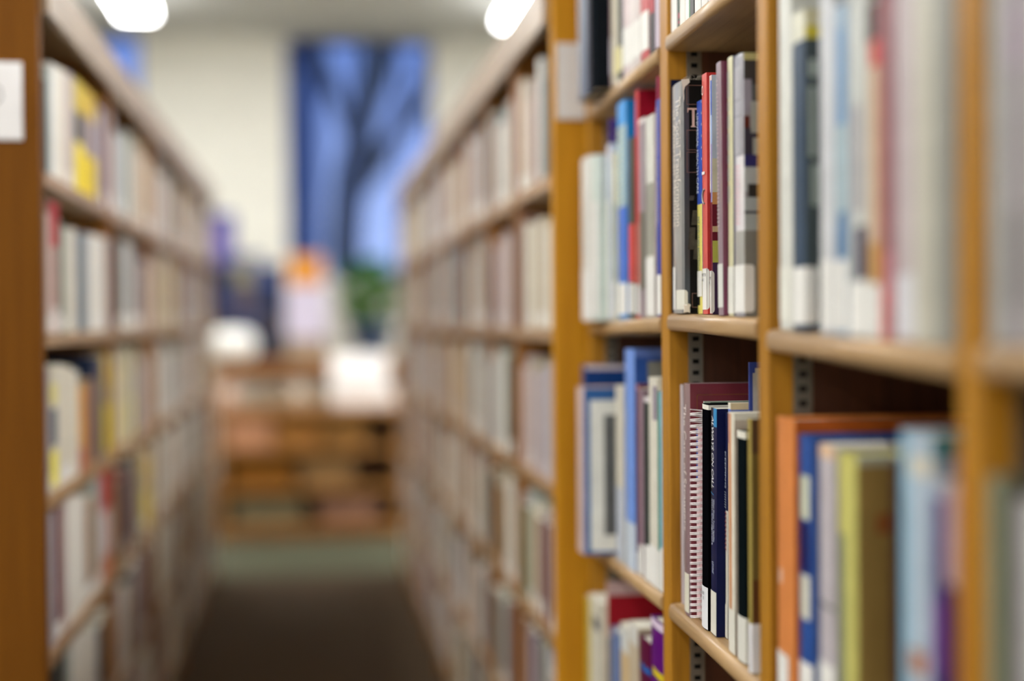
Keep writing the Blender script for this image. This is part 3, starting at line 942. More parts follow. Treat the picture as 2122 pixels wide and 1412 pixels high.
ORD = 'first second third fourth fifth sixth seventh eighth ninth tenth eleventh twelfth thirteenth fourteenth fifteenth sixteenth seventeenth eighteenth nineteenth twentieth'.split()
SHN = ['top', 'second', 'third', 'fourth', 'fifth', 'lowest']
CNAME = {'e8e6de': 'white', 'd9d3be': 'cream', 'c2b49a': 'beige', 'b6a6a4': 'rosy grey', 'aab4b0': 'pale green', '8e9aa6': 'blue grey', '4f5a66': 'slate', 'b9b4bc': 'lilac grey',
         '6a3438': 'maroon', 'a8804e': 'tan', '3d3f3c': 'charcoal', '7f8a76': 'sage', 'd0bcb4': 'pale pink', 'c8b440': 'mustard', '55646c': 'steel blue', '8a6a5c': 'dusky brown',
         'e0c814': 'yellow', 'b02a34': 'red', '22304e': 'navy', 'c87a50': 'orange', '5a4a66': 'violet'}
PAL = list(CNAME)[:16]
WEI = [9, 8, 5, 5, 3, 3, 2, 4, 2, 3, 2, 2, 5, 1, 2, 3]


def range_book(side, y0, y1, zb, h, c, label, rec, sp=(), group=None, tagh=None):
    """one book of an aisle case as a single mesh; the book's local -X looks into the aisle"""
    t = y1 - y0 - .0006
    x = X_L if side < 0 else X_R
    spr = list(sp)
    if tagh:
        spr.append((0, 1, .004, tagh, LABELM))
    mm = book_parts(None, t, h, .13 if h < .2 else .16, c, .45, 'paper', False, PAGE, spr, (), single=True)
    o = mm.build('book')
    if side > 0:
        o.location = (x + rec, y0 + .0003, zb)
    else:
        o.location = (x - rec, y1 - .0003, zb)
        o.rotation_euler = (0, 0, math.pi)
    tag(o, label, 'book', group)
    return o


rng = random.Random(11)
W8, CR = 'e8e6de', 'd9d3be'
LEFT1 = {   # picture columns and looks of the books in the first bay of the left case, shelf by shelf
    0: [(97, 104, '3d3f3c', 170), (104, 113, 'aab4b0', 140), (113, 122, W8, 132), (122, 131, W8, 138), (131, 140, CR, 142), (140, 147, 'd0bcb4', 148), (147, 154, 'b9b4bc', 150), (154, 160, 'c2b49a', 160),
        (160, 177, 'YB', 160), (177, 186, 'YC', 172), (186, 195, 'YC', 180), (195, 204, 'YC', 190), (204, 212, '5a4a66', 215), (212, 220, 'b9b4bc', 225), (220, 228, '8a6a5c', 240)],
    1: [(98, 106, 'd0bcb4', 440), (106, 115, 'RT', 415), (115, 124, 'RT', 418), (124, 132, '7f8a76', 455), (132, 140, 'aab4b0', 470), (140, 150, CR, 474), (150, 160, W8, 472), (160, 166, '4f5a66', 480), (166, 174, '55646c', 482),
        (174, 183, '8e9aa6', 482), (183, 195, W8, 484), (195, 207, W8, 486), (207, 218, W8, 490), (218, 228, 'b9b4bc', 492)],
    2: [(97, 102, 'b9b4bc', 765), (102, 117, 'YD', 762), (117, 126, W8, 758), (126, 135, CR, 760), (135, 144, CR, 762), (144, 153, W8, 768), (153, 161, CR, 772), (161, 169, 'OY', 800), (169, 176, 'c87a50', 810), (176, 184, '8a6a5c', 800),
        (184, 192, 'a8804e', 790), (192, 203, '22304e', 740), (203, 212, '5a4a66', 745), (212, 221, 'YY', 735), (221, 228, 'YY', 738)],
    3: [(100, 107, 'b9b4bc', 1060), (107, 121, '6a3438', 1062), (121, 133, 'b6a6a4', 1055), (133, 146, W8, 1040), (146, 158, W8, 1040), (158, 171, W8, 1042), (171, 180, '8a6a5c', 1050), (180, 189, 'a8804e', 1040), (189, 203, 'aab4b0', 1000), (203, 216, 'RP', 960), (216, 228, 'RP', 955)],
    4: [(102, 113, '3d3f3c', 1390), (113, 126, '3d3f3c', 1378), (126, 140, 'aab4b0', 1366), (140, 156, W8, 1345), (156, 174, W8, 1342), (174, 193, W8, 1335), (193, 208, '22304e', 1320), (208, 228, 'a8804e', 1290)],
}
LEFT2 = {0: ['b9b4bc', 'b9b4bc', CR, 'aab4b0', 'aab4b0', '55646c', 'c2b49a', 'd0bcb4', CR, 'a8804e', 'c2b49a', 'a8804e'], 1: ['3d3f3c', '6a3438', '4f5a66', 'aab4b0', W8, 'b9b4bc', '3d3f3c', '7f8a76', '4f5a66', 'd0bcb4', 'd0bcb4', '8a6a5c'],
         2: [CR, 'YY', CR, CR, 'c2b49a', 'YY', '7f8a76', 'b9b4bc', 'b9b4bc', 'd0bcb4', 'a8804e', '8a6a5c'], 3: ['7f8a76', '3d3f3c', '6a3438', '6a3438', '6a3438', '3d3f3c', 'aab4b0', 'c2b49a', 'a8804e', 'YY', 'YY', CR],
         4: ['b9b4bc', W8, 'a8804e', '3d3f3c', '8e9aa6', 'b6a6a4', '8a6a5c', '6a3438', '3d3f3c', '8a6a5c']}
RIGHT1 = {0: ['8e9aa6', '3d3f3c', '3d3f3c', '55646c', 'e8e6de', 'a8804e', 'b6a6a4', 'd0bcb4', 'd0bcb4', 'd9d3be', 'd0bcb4', 'b6a6a4'], 1: ['e8e6de', 'd9d3be', 'e8e6de', 'c2b49a', 'e8e6de', 'd9d3be', 'c2b49a', 'd9d3be', 'e8e6de', '8a6a5c', '8a6a5c'],
          2: ['b6a6a4', 'b9b4bc', '8e9aa6', 'b6a6a4', 'b9b4bc', 'b6a6a4', 'c2b49a', 'b6a6a4', 'b9b4bc', 'd0bcb4', 'b9b4bc'], 3: ['b6a6a4', '5a4a66', '6a3438', 'b6a6a4', '8a6a5c', 'd9d3be', 'c2b49a', 'aab4b0', '7f8a76', 'b6a6a4'],
          4: ['e8e6de', 'b6a6a4', 'b9b4bc', '7f8a76', 'b6a6a4', '5a4a66', 'd0bcb4', 'b6a6a4', '8a6a5c']}
RIGHT2 = {0: ['e8e6de', 'd0bcb4', 'e8e6de', 'aab4b0', 'd9d3be', 'b9b4bc', 'd9d3be', 'd0bcb4', '6a3438', 'aab4b0'], 1: ['4f5a66', '8e9aa6', 'd0bcb4', 'b6a6a4', 'd0bcb4', 'd0bcb4', 'b9b4bc', '8e9aa6', '5a4a66'],
          2: ['3d3f3c', '3d3f3c', '3d3f3c', '7f8a76', 'e8e6de', 'd9d3be', 'e8e6de', 'aab4b0', '8e9aa6'], 3: ['d9d3be', 'aab4b0', 'e8e6de', 'c2b49a', 'c2b49a', '8a6a5c', 'a8804e', 'c2b49a', '3d3f3c'],
          4: ['3d3f3c', '8a6a5c', '6a3438', 'b6a6a4', 'aab4b0', '7f8a76', '8a6a5c']}

SPECIAL = {'YC': ('yellow capped mauve', '9a8a88', [(0, 1, .74, 1, 'c9a820'), (0, 1, .02, .40, 'dcc014')]), 'YB': ('black and yellow', '15171a', [(0, 1, .72, 1, 'c9b024'), (0, 1, .02, .45, 'eed60a')]), 'YD': ('white and yellow', 'cfcab0', [(0, 1, .70, .86, 'dad06a'), (0, 1, .36, .66, '47535a'), (0, 1, .04, .32, 'f0e412')]),
           'OY': ('yellow and red', 'dca41c', [(0, 1, 0, .28, 'a03a34')]), 'RT': ('pinkish with red top', 'b09088', [(0, 1, .66, 1, 'b01f2c'), (0, 1, 0, .2, 'd4c8c4')]),
           'YY': ('yellow and cream', 'b9a86a', [(0, 1, .70, .95, 'c9b040'), (0, 1, .05, .5, 'e4ce2a')]), 'RP': ('red topped pale', 'c6b0b0', [(0, 1, .62, 1, 'a81c30'), (0, 1, 0, .22, 'c07a60')])}


def put(side, bay, row, i, n, y0, y1, c, h, rec=None):
    zb = SHZ[row] + .0004
    sp = []
    nm = CNAME.get(c)
    if c in SPECIAL:
        nm, c, raw = SPECIAL[c]
        sp = [(a, b, z0 * h, z1 * h, mat(k, .45)) for a, b, z0, z1, k in raw]
    bn = ORD[bay]
    case_n = 'left bookcase' if side < 0 else 'far right bookcase'
    end = 'from the end panel' if bay == 0 else 'past the first upright'
    lb = f"{nm} book, {ORD[i]} {end}, {SHN[row]} shelf of the {case_n}"
    range_book(side, y0, y1, zb, h, c, lb, rng.uniform(.002, .012) if rec is None else rec, sp, f"books on the {SHN[row]} shelf of the {case_n}, {bn} bay",
               .03 if (not sp and rng.random() < .35) else None)


DONE = set()
for row, L in LEFT1.items():
    lim0, lim1 = Y0 + .030, Y0 + .028 + BAYN[-1][1] - .026
    for i, (a, b, c, yt) in enumerate(L):
        yy0, yy1 = at_x(a, 660, X_L - .007).y, at_x(b, 660, X_L - .007).y
        yy0, yy1 = max(yy0, lim0), min(yy1, lim1)
        h = at_x((a + b) / 2, yt, X_L).z - SHZ[row]
        h = min(max(h, .15), .205 if row == 0 else .222)
        put(-1, 0, row, i, len(L), yy0, yy1, c, h, .007)
    DONE.add((-1, 0, row))
for side, bay, D in ((-1, 1, LEFT2), (1, 0, RIGHT1), (1, 1, RIGHT2)):
    for row, L in D.items():
        PITCH = BAYN[side][1]
        lim0, lim1 = Y0 + .0295 + bay * PITCH, Y0 + .028 + (bay + 1) * PITCH - .026
        n = len(L)
        ws = [rng.uniform(.8, 1.2) for _ in L]
        tot = sum(ws)
        y = lim0
        for i, (c, w) in enumerate(zip(L, ws)):
            y2 = y + (lim1 - lim0) * w / tot
            put(side, bay, row, i, n, y, y2, c, rng.uniform(.165, .215) - (.0 if bay else 0))
            y = y2
        DONE.add((side, bay, row))

# everything further down the aisle: books past counting, one object
m = MB()
pm = mat(PAGE, .8, 'pages', var=.18, ns=160)
for side, x in ((-1, X_L), (1, X_R)):
    NB, PITCH = BAYN[side]
    for bay in range(NB):
        for row in range(len(SHZ)):
            if (side, bay, row) in DONE or (bay < (2 if side > 0 else 1) and row == 5):
                continue
            lim0, lim1 = Y0 + .030 + bay * PITCH, Y0 + .028 + (bay + 1) * PITCH - .026
            y = lim0
            while y < lim1 - .014:
                t = min(rng.uniform(.016, .042), lim1 - y)
                h = rng.uniform(.155, .216)
                c = rng.choices(PAL, WEI)[0]
                cm = mat(c, .45)
                rec = rng.uniform(.002, .014)
                z = SHZ[row] + .0004
                xa, xb = sorted((x + side * rec, x + side * (rec + .13)))
                m.box((xa, y, z), (xb, y + t - .0006, z + h), cm)
                if rng.random() < .5:
                    xs = x + side * (rec - .0004)
                    q = [(xs, y, z + .006), (xs, y + t - .0006, z + .006), (xs, y + t - .0006, z + .036), (xs, y, z + .036)]
                    m.face(q if side < 0 else q[::-1], LABELM)
                y += t
o = m.build('packed_books')
o['kind'] = 'stuff'
tag(o, 'mixed paperbacks packed on the shelves further down both sides of the aisle', 'books')


# paper signs on the end panels
def sign(label, px0, px1, py0, py1):
    a, b = at_y(px0, py1, Y0), at_y(px1, py0, Y0)
    r = thing('paper_sign', label, 'sign', ((a.x + b.x) / 2, Y0 - .0035, a.z))
    w, h = (b.x - a.x) / 2, b.z - a.z
    m = MB()
    m.box((-w, 0, 0), (w, .0028, h), mat('dddcdc', .35, 'plastic'))
    m.build('holder', r)
    m = MB()
    m.box((-w + .003, -.0006, .003), (w - .003, -.0001, h - .003), mat('e4e3e3', .6, var=.03))
    m.build('sheet', r)
    return r


sg = sign('white paper sign on the end panel of the left bookcase', -62, 46, 130, 290)
m = MB()
w0 = at_y(2, 200, Y0).x - sg.location.x
z0 = at_y(2, 200, Y0).z - sg.location.z
m.tube([(w0 - .012, -.0008, z0 + .018), (w0, -.0008, z0 + .012), (w0 + .002, -.0008, z0 - .002), (w0 - .006, -.0008, z0 - .012)], .0014, mat('8a8a8a', .6), 6)
m.build('sign_lettering', sg)
sign('white paper sign on the orange end panel half hidden by the blue grey volume', 1153, 1222, 91, 248)

# ------------------------------------------------------------------ the room
YW = 9.2
CEIL = at_y(500, 78, YW).z
XL_, XR_ = -4.6, 5.2
YB = -9.0
WALLM = mat('eae8dd', .8, 'plaster', var=.04, ns=6)
CEILM = mat('dcdcd6', .9, 'plaster', var=.06, ns=14)


def plain(name, a, b, mm, **kw):
    m = MB()
    m.box(a, b, mm)
    return structure(m.build(name))


# carpet: green in the reading area, brown between the shelves
fm = bpy.data.materials.new('carpet')
fm.use_nodes = True
n, l = fm.node_tree.nodes, fm.node_tree.links
b_ = n['Principled BSDF']
b_.inputs['Roughness'].default_value = .95
tcn = n.new('ShaderNodeTexCoord')
sx = n.new('ShaderNodeSeparateXYZ')
l.new(tcn.outputs['Object'], sx.inputs[0])
gt = n.new('ShaderNodeMath')
gt.operation = 'GREATER_THAN'
gt.inputs[1].default_value = 6.2
l.new(sx.outputs['Y'], gt.inputs[0])
nz = n.new('ShaderNodeTexNoise')
nz.inputs['Scale'].default_value = 120
l.new(tcn.outputs['Object'], nz.inputs['Vector'])
mixa = n.new('ShaderNodeMix')
mixa.data_type = 'RGBA'
mixa.inputs['A'].default_value = (*lin('523d20'), 1)
mixa.inputs['B'].default_value = (*lin('575840'), 1)
l.new(gt.outputs[0], mixa.inputs['Factor'])
mul = n.new('ShaderNodeMix')
mul.data_type = 'RGBA'
mul.blend_type = 'MULTIPLY'
mul.inputs['Factor'].default_value = .5
l.new(mixa.outputs['Result'], mul.inputs['A'])
l.new(nz.outputs[0], mul.inputs['B'])
l.new(mul.outputs['Result'], b_.inputs['Base Color'])
plain('floor', (XL_, YB, -.05), (XR_, YW, 0), fm)
plain('ceiling', (XL_, YB, CEIL), (XR_, YW + .2, CEIL + .05), CEILM)
plain('wall_left', (XL_ - .1, YB, 0), (XL_, YW + .2, CEIL), WALLM)
plain('wall_right', (XR_, YB, 0), (XR_ + .1, YW + .2, CEIL), WALLM)
plain('wall_rear', (XL_, YB - .1, 0), (XR_, YB, CEIL), WALLM)

wa, wb = at_y(597, 560, YW), at_y(896, 72, YW)
WZ0, WZ1 = at_y(700, 580, YW).z, at_y(700, 74, YW).z
ww = wb.x - wa.x
gap = wa.x - at_y(292, 200, YW).x
wins = [(wa.x, wb.x), (wa.x - gap - ww, wa.x - gap), (wb.x + gap, wb.x + gap + ww)]
wins.sort()
m = MB()
TH = .2
cuts = [XL_] + [v for w in wins for v in w] + [XR_]
for i in range(0, len(cuts), 2):
    m.box((cuts[i], YW, 0), (cuts[i + 1], YW + TH, CEIL), WALLM)
for a, b in wins:
    m.box((a, YW, 0), (b, YW + TH, WZ0), WALLM)
    m.box((a, YW, WZ1), (b, YW + TH, CEIL), WALLM)
structure(m.build('wall_back'))
plain('baseboard_back', (XL_, YW - .015, 0), (XR_, YW - .0005, .1), WOODU)
FRM = mat('41589a', .5)
GLS = mat('eef2ff', .0, 'glass')
for k, (a, b) in enumerate(wins):
    r = bpy.data.objects.new(f'window_{k + 1}', None)
    COL.objects.link(r)
    r.location = (a, YW + .1, WZ0)
    structure(r)
    w, h = b - a, WZ1 - WZ0
    m = MB()
    f = .03
    m.box((0, 0, 0), (f, .05, h), FRM)
    m.box((w - f, 0, 0), (w, .05, h), FRM)
    m.box((f, 0, 0), (w - f, .05, f), FRM)
    m.box((f, 0, h - f), (w - f, .05, h), FRM)
    for u in (.17, .45, .77):
        m.box((w * u - .011, .005, f), (w * u + .011, .045, h - f), FRM)
    m.build('window_frame', r)
    m = MB()
    m.box((f, .02, f), (w - f, .024, h - f), GLS)
    m.build('pane', r)
    m = MB()
    m.box((.0, -.1, 0), (w, -.001, .012), WALLM)
    m.build('window_sill', r)

# ceiling lights in rows along the room
le, re_ = at_y(284, 30, 8.05), at_y(1062, 30, 8.05)
LZ = CEIL - .075
dl = (LZ - CAMZ) / ((at_y(284, 24, 1.0).z - CAMZ))
le, re_ = at_y(286, 24, dl), at_y(1064, 24, dl)
HOUS = mat('d6d6d2', .5)
TUBE = mat('fdfdfc', .4, 'emit', e=LAMP_STRENGTH)
ln = 1.22
rows = [(le.x, 'left'), (re_.x, 'right'), (le.x - 2.0, None), (re_.x + 2.0, None),
        (.08, 'rear'), (le.x - 1.0, 'rear'), (re_.x + 1.0, 'rear')]      # unseen rows behind the camera, added as fill for surfaces facing it
proto = None
for X, nm in rows:
    for k in range(13):
        y1_ = dl - k * 1.32
        if y1_ - ln < -8.6 or -1.6 < y1_ < 1.5 or (nm == 'rear' and y1_ > -1.6):
            continue
        if k == 0 and nm in ('left', 'right'):
            lb = f"white glowing strip light on the ceiling near the far wall, {nm} of the aisle"
            g = 'strip lights on the ceiling'
        else:
            lb, g = 'white glowing strip light in an unseen ceiling row, library rows and added fill rows alike', 'further strip lights on the ceiling, added fill rows included'
        if proto is None:
            r = thing('ceiling_light', lb, 'light', (X, y1_, LZ), (0, 0, 0), g)
            m = MB()
            m.box((-.10, -ln, .002), (.10, 0, .074), HOUS)
            m.build('housing', r, .006)
            m = MB()
            m.box((-.085, -ln + .02, -.034), (.085, -.02, .0015), TUBE, skip='Z')
            m.build('diffuser', r)
            proto = r
        else:
            r = proto.copy()
            COL.objects.link(r)
            r.location = (X, y1_, LZ)
            tag(r, lb, 'light', g)
            for ch in proto.children:
                c2 = ch.copy()
                COL.objects.link(c2)
                c2.parent = r

# ------------------------------------------------------------------ the reading area at the end of the aisle
TW = mat('a8763c', .4, 'wood', axis='X')
TWD = mat('96602a', .45, 'wood', axis='X')
YT = 7.2
pl, pr = at_y(448, 850, YT).x, at_y(836, 850, YT).x
TZ = at_y(640, 846, YT).z
low = thing('low_bookcase', 'low honey wood book unit standing across the end of the aisle', 'bookcase', ((pl + pr) / 2, YT, 0))
hw = (pr - pl) / 2
m = MB()
m.box((-hw - .01, -.01, TZ - .03), (hw + .01, .62, TZ), TW)
m.build('top_board', low, .004)
for sx_ in (-1, 1):
    m = MB()
    m.box((min(sx_ * hw, sx_ * (hw - .03)), 0, 0), (max(sx_ * hw, sx_ * (hw - .03)), .6, TZ - .031), TW)
    m.build('side_panel', low)
sz = [at_y(640, y, YT).z for y in (928, 1010)] + [.075]
for z in sz:
    m = MB()
    m.box((-hw + .031, 0, z - .028), (hw - .031, .55, z), TW)
    m.build('shelf', low)
m = MB()
m.box((-hw + .031, .56, .03), (hw - .031, .58, TZ - .032), TWD)
m.build('back_panel', low)
m = MB()
m.box((-hw + .031, .02, 0), (hw - .031, .04, .046), TWD)
m.build('kick_board', low)
# picture books and boxes lying in it
for i, (u0, u1, sh, hgt, c, nm, y0_) in enumerate(((-.90, -.42, 0, .155, 'd29a76', 'peach storage box at one end of the low unit, upper shelf', .02), (-.38, .10, 0, .15, 'b07c40', 'tan storage box in the middle of the low unit, upper shelf', .05), (.15, .60, 0, .145, '98703c', 'brown storage box on the upper shelf of the low unit', .06),
                                         (-.85, -.2, 1, .14, '9a6626', 'brown storage box on the middle shelf of the low unit', .06), (-.1, .45, 1, .145, 'a48256', 'grey tan storage box on the middle shelf of the low unit', .06),
                                         (-.85, -.1, 2, .12, '8c8468', 'khaki storage box on the bottom shelf of the low unit', .06), (.1, .7, 2, .12, 'a8806c', 'rosy storage box on the bottom shelf of the low unit', .06))):
    r = thing('storage_box', nm, 'box', (low.location.x + hw * (u0 + u1) / 2, YT + y0_, sz[sh] + .0005), (0, 0, 0), 'boxes in the low book unit')
    w = hw * (u1 - u0) / 2
    bmx = mat(c, .6)
    m = MB()
    m.box((-w, 0, 0), (w, .30, hgt * .8), bmx)
    m.build('body', r, .003)
    m = MB()
    m.box((-w - .003, -.003, hgt * .8 + .0003), (w + .003, .303, hgt), mat(c, .5))
    m.build('lid', r, .003)

# things standing on the low unit
def on_top(px, dy):
    return at_y(px, 800, YT + dy).x


# white tabletop card holder / tissue box
xw = on_top(482, .12)
bz = TZ + .0005
r = thing('desk_lamp', 'white round shaded table lamp on the low unit', 'lamp', (xw, YT + .14, bz))
m = MB()
m.lathe([(.055, 0), (.055, .012), (.014, .02), (.012, .17), (.03, .19)], mat('b98a70', .4), seg=24)
m.build('base', r)
m = MB()
zc = at_y(482, 712, YT + .14).z - bz
m.lathe([(.09, zc - .085), (.118, zc - .045), (.124, zc), (.11, zc + .045), (.07, zc + .07)], mat('f8f7f2', .7), seg=32)
m.build('lamp_shade', r)
r = thing('paper_cup', 'peach paper cup on the low unit below the white shade', 'cup', (on_top(470, .03), YT + .045, bz))
m = MB()
m.lathe([(.022, 0), (.034, .10), (.032, .10), (.021, .004)], mat('e8c8b4', .3, 'plastic'))
m.build('cup', r)
m = MB()
m.lathe([(.037, .1005), (.037, .106), (.034, .112), (.0, .113)], mat('efe0d2', .2, 'plastic'))
m.build('lid', r)
r = thing('paper_cup', 'cream paper cup on the low unit beside the white papers', 'cup', (on_top(618, .05), YT + .06, bz))
m = MB()
m.lathe([(.024, 0), (.036, .11), (.034, .11), (.022, .004)], mat('e6d8c4', .3, 'plastic'))
m.build('cup', r)
m = MB()
m.lathe([(.039, .1105), (.039, .117), (.036, .123), (.0, .124)], mat('f0e8dc', .2, 'plastic'))
m.build('lid', r)
# heap of white papers and an open book
xp = on_top(756, .2)
for k, (dx, dy, wd, dp, hh, c, nm) in enumerate(((0, .10, .30, .22, .05, 'e9e4e2', 'thick ream of white paper on the low unit'), (.01, .12, .28, .20, .04, 'f0ece8', 'second ream of white paper on top of the thick one'), (-.02, .12, .24, .18, .055, 'eeebe8', 'white box of papers topping the paper stack'))):
    r = thing('paper_ream', nm, 'paper', (xp + dx, YT + dy, bz), (0, 0, .06 * (k - 1)), 'paper stacked on the low unit')
    m = MB()
    m.box((-wd / 2, 0, 0), (wd / 2, dp, hh * .8), mat(c, .6, var=.03))
    m.build('sheets', r, .003)
    m = MB()
    m.box((-wd / 2 - .001, -.001, hh * .8 + .0003), (wd / 2 + .001, dp + .001, hh), mat('f4f2ef', .35, 'plastic'))
    m.build('wrapper', r, .002)
    bz += hh + .0006
bz = TZ + .0005
r = thing('display_stand', 'white slanted leaflet stand behind the paper stack', 'stand', (xp - .02, YT + .36, bz))
m = MB()
m.box((-.16, 0, 0), (.16, .14, .012), mat('e6e4e0', .4))
m.build('base', r, .002)
m = MB()
m.face([(-.15, .02, .0125), (.15, .02, .0125), (.15, .10, .26), (-.15, .10, .26)], mat('efecea', .5))
m.face([(-.15, .026, .0125), (-.15, .106, .26), (.15, .106, .26), (.15, .026, .0125)], mat('efecea', .5))
m.face([(-.15, .02, .0125), (-.15, .10, .26), (-.15, .106, .26), (-.15, .026, .0125)], mat('efecea', .5))
m.face([(.15, .02, .0125), (.15, .026, .0125), (.15, .106, .26), (.15, .10, .26)], mat('efecea', .5))
m.face([(-.15, .10, .26), (.15, .10, .26), (.15, .106, .26), (-.15, .106, .26)], mat('efecea', .5))
m.build('slanted_board', r)

# reading table behind, carrying the plant
YR = 8.15
tz = at_y(700, 745, YR).z
tl, tr = at_y(430, 745, YR).x, at_y(860, 745, YR).x
tab = thing('reading_table', 'wooden reading table behind the low unit before the far wall', 'table', ((tl + tr) / 2, YR, 0))
hw2 = (tr - tl) / 2
m = MB()
m.box((-hw2, -.02, tz - .035), (hw2, .85, tz), TW)
m.build('tabletop', tab, .004)
for sx_ in (-1, 1):
    for y_ in (.03, .75):
        m = MB()
        xx = sx_ * (hw2 - .07)
        m.box((xx - .03, y_, 0), (xx + .03, y_ + .06, tz - .0355), TWD)
        m.build('leg', tab)
m = MB()
m.box((-hw2 + .11, .04, tz - .13), (hw2 - .11, .06, tz - .036), TWD)
m.build('apron', tab)

# dark blue magazine rack on the left of the table
YK = 8.3
kx0, kx1 = at_y(425, 600, YK).x, at_y(588, 600, YK).x
kz1 = at_y(500, 545, YK).z
rk = thing('magazine_rack', 'dark blue magazine rack standing on the table beside the left bookcase', 'rack', ((kx0 + kx1) / 2, YK, tz + .0005))
hk = (kx1 - kx0) / 2
DKB = mat('23262e', .5)
hh = kz1 - tz
m = MB()
m.box((-hk, .33, 0), (hk, .35, hh), DKB)
m.build('back_panel', rk)
for sx_ in (-1, 1):
    m = MB()
    m.box((min(sx_ * hk, sx_ * (hk - .02)), 0, 0), (max(sx_ * hk, sx_ * (hk - .02)), .329, hh), DKB)
    m.build('side_panel', rk)
for k in range(4):
    z = k * hh / 4
    m = MB()
    m.box((-hk + .0205, .0, z), (hk - .0205, .3295, z + .015), mat('3a3e4a', .5))
    m.build('shelf', rk)
cols = ['2c3a66', '39466e', '23304e', '4a4550', '31406e', '55505a', '283c70', '6a5f6a', '303f66', '2b3350', '8a8470', '3a4a80']
k = 0
for lv in range(4):
    for j in range(3):
        w = (2 * hk - .06) / 3
        x_ = -hk + .03 + w * (j + .5)
        z = tz + .0005 + lv * hh / 4 + .0155
        nmc = {'2c3a66': 'deep blue', '39466e': 'blue', '23304e': 'navy', '4a4550': 'grey violet', '31406e': 'royal blue', '55505a': 'grey', '283c70': 'ink blue', '6a5f6a': 'mauve grey', '303f66': 'slate blue', '2b3350': 'midnight blue', '8a8470': 'khaki', '3a4a80': 'bright blue'}[cols[k]]
        r = thing('magazine', f"{nmc} magazine facing out on the {['lowest', 'second lowest', 'second highest', 'highest'][lv]} tier of the dark rack", 'magazine', (rk.location.x + x_, YK + .03, z), (0, 0, 0), 'magazines in the dark rack')
        m = MB()
        hm = min(hh / 4 - .03, .2)
        m.box((-w * .45, 0, 0), (w * .45, .006, hm), mat(cols[k], .35))
        m.build('cover', r)
        m = MB()
        m.box((-w * .44, .0062, .001), (w * .44, .012, hm - .001), mat(PAGE, .8, 'pages', var=.18, ns=160))
        m.build('page_block', r)
        k += 1
# purple box file on the end of the left case
r = thing('box_file', 'purple and blue box file standing on the rack by the far end of left bookcase', 'box', (at_y(452, 500, YK).x, YK + .06, kz1 + .001), (0, 0, 0))
hz = at_y(450, 440, YK).z - kz1
m = MB()
m.box((-.085, 0, 0), (.085, .2, hz), mat('3c3a8c', .5))
m.build('body', r, .004)
m = MB()
m.box((-.03, -.002, hz * .2), (.03, -.0003, hz * .7), mat('8a7cb4', .5))
m.build('spine_label', r)
r = thing('box_file', 'low blue box file lying on the rack below the purple one', 'box', (at_y(516, 500, YK).x, YK + .06, kz1 + .001), (0, 0, 0))
m = MB()
m.box((-.07, 0, 0), (.07, .2, .05), mat('33406e', .5))
m.build('body', r, .004)
m = MB()
m.box((-.03, -.002, .012), (.03, -.0003, .036), mat('8088a8', .5))
m.build('spine_label', r)

# notice easel with an orange wooden head and a lavender sheet
YN = 8.24
ex = at_y(634, 600, YN).x
z_t, z_m, z_b = at_y(634, 530, YN).z, at_y(634, 592, YN).z, at_y(634, 700, YN).z
r = thing('notice_board', 'table notice board with orange wooden head and lavender sheet', 'notice board', (ex, YN, tz + .0005))
q = z_b - tz
m = MB()
m.box((-.10, 0, z_m - tz), (.10, .03, z_t - tz), mat('c88418', .5, 'wood', axis='X', lo=.9))
m.build('head_board', r, .01)
m = MB()
m.box((-.12, .0, max(.02, q)), (.12, .012, z_m - tz - .0005), mat('c6bfd2', .6))
m.build('sheet', r)
m = MB()
m.box((-.12, -.05, 0), (.12, .09, max(.02, q) - .0005), mat('9a8a78', .5))
m.build('base', r, .003)

# leafy pot plant
YP = 8.62
px_ = at_y(768, 600, YP).x
r = thing('potted_plant', 'bushy green plant in a dark blue pot on the table below the window', 'plant', (px_, YP, tz + .0005))
zr = at_y(770, 672, YP).z - tz
zr = max(zr, .09)
m = MB()
m.lathe([(.09, 0), (.135, zr * .9), (.145, zr * .9), (.145, zr), (.13, zr), (.12, zr * .86), (.0, zr * .86)], mat('46689c', .35))
m.build('pot', r)
zt_ = at_y(770, 548, YP).z - tz
m = MB()
rg = random.Random(5)
gl = [mat('4a921e', .6, 'matte'), mat('5aa626', .6, 'matte'), mat('387a18', .6, 'matte')]
for k in range(420):
    a = rg.uniform(0, 2 * math.pi)
    rad = .17 * math.sqrt(rg.random())
    z = zr + (zt_ - zr) * rg.random()
    rad *= math.sin(math.pi * min(1, .15 + .8 * (z - zr) / (zt_ - zr))) + .15
    c0 = Vector((rad * math.cos(a), rad * math.sin(a), z))
    d0 = Vector((math.cos(a), math.sin(a), rg.uniform(-.2, .9))).normalized()
    sd = d0.cross(Vector((0, 0, 1))).normalized()
    up_ = sd.cross(d0)
    L = rg.uniform(.07, .11)
    p = [c0, c0 + d0 * L * .5 + sd * L * .28 + up_ * .006, c0 + d0 * L, c0 + d0 * L * .5 - sd * L * .28 + up_ * .006]
    mid = c0 + d0 * L * .55 - up_ * .004
    g_ = rg.choice(gl)
    for i_ in range(4):
        m.face([p[i_], p[(i_ + 1) % 4], mid], g_)
m.build('foliage', r)
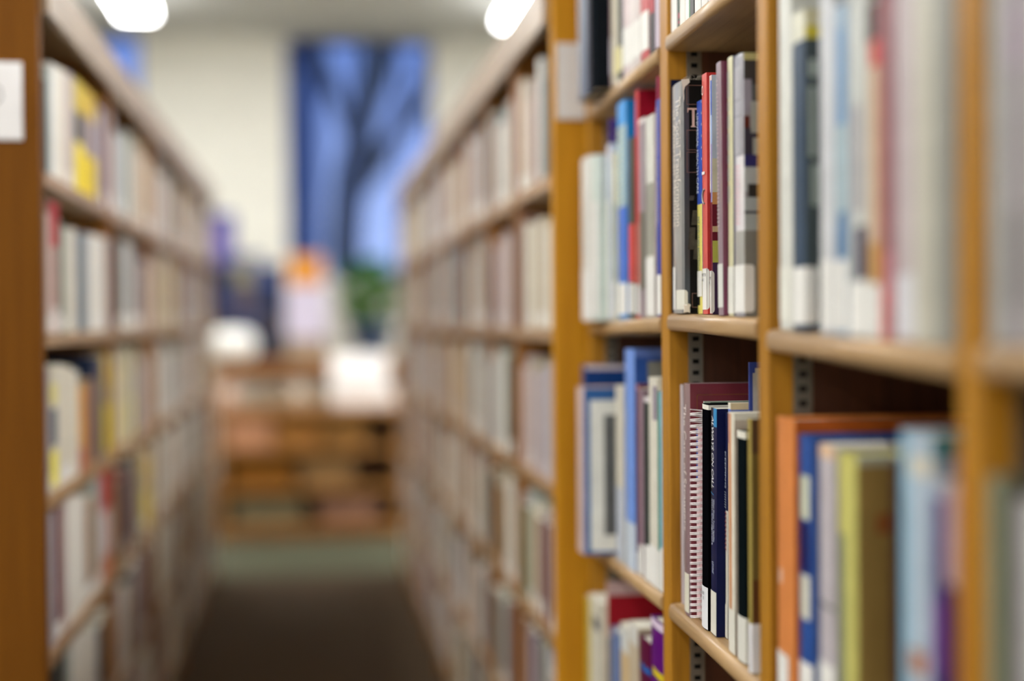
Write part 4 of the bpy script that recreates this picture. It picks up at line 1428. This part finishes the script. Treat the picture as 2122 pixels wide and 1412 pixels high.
for k in range(4):
    a = k * 1.6
    m = MB()
    m.tube([(0.02 * math.cos(a), .02 * math.sin(a), zr * .8), (.05 * math.cos(a), .05 * math.sin(a), (zr + zt_) / 2), (.07 * math.cos(a), .07 * math.sin(a), zt_ - .04)], .004, mat('5a6a2c', .6), 6)
    m.build('stem', r)

# outside: a bare tree and a pale house wall in the dusk
r = thing('bare_tree', 'grey trunked bare tree outside the middle window', 'tree', (at_y(752, 400, 12.2).x, 12.2, -.6))
bark = mat('8b867a', .9)
m = MB()
m.tube([(-.05, 0, 0), (-.10, 0, 1.6), (-.16, 0, 2.3), (-.12, .03, 2.9), (.06, .05, 3.6), (.2, 0, 4.8)], .17, bark, 12, .7)
m.build('trunk', r)
for k, (z, dx, dz) in enumerate(((2.75, .55, 1.2), (3.0, .75, .8), (3.15, -.5, 1.2), (3.3, .5, 1.3))):
    m = MB()
    m.tube([(-.06, 0, z), (dx * .35, .05, z + dz * .3), (dx * .7, 0, z + dz * .7), (dx, .1, z + dz)], .075, bark, 8, .5)
    m.build('branch', r)
# a tall house across the yard, at the far edge of the window
hx0, hx1 = at_y(560, 400, 20).x, at_y(668, 400, 20).x
r = thing('house', 'dusky tall house seen through one side of the middle window', 'house', ((hx0 + hx1) / 2, 20, -.6))
w2 = (hx1 - hx0) / 2
m = MB()
m.box((-w2, 0, 0), (w2, 3, 5.2), mat('8a94a8', .9))
m.build('wall', r)
m = MB()
for q in ([(-w2 - .1, -.1, 5.2), (w2 + .1, -.1, 5.2), (w2 + .1, 1.5, 6.4), (-w2 - .1, 1.5, 6.4)], [(-w2 - .1, 1.5, 6.4), (w2 + .1, 1.5, 6.4), (w2 + .1, 3.1, 5.2), (-w2 - .1, 3.1, 5.2)],
          [(-w2 - .1, -.1, 5.2), (-w2 - .1, 1.5, 6.4), (-w2 - .1, 3.1, 5.2)], [(w2 + .1, -.1, 5.2), (w2 + .1, 3.1, 5.2), (w2 + .1, 1.5, 6.4)]):
    m.face(q, mat('565c6a', .9))
m.build('roof', r)
plain('terrain_outside', (-12, YW + .3, -.65), (12, 30, -.6), mat('3a4440', .9))
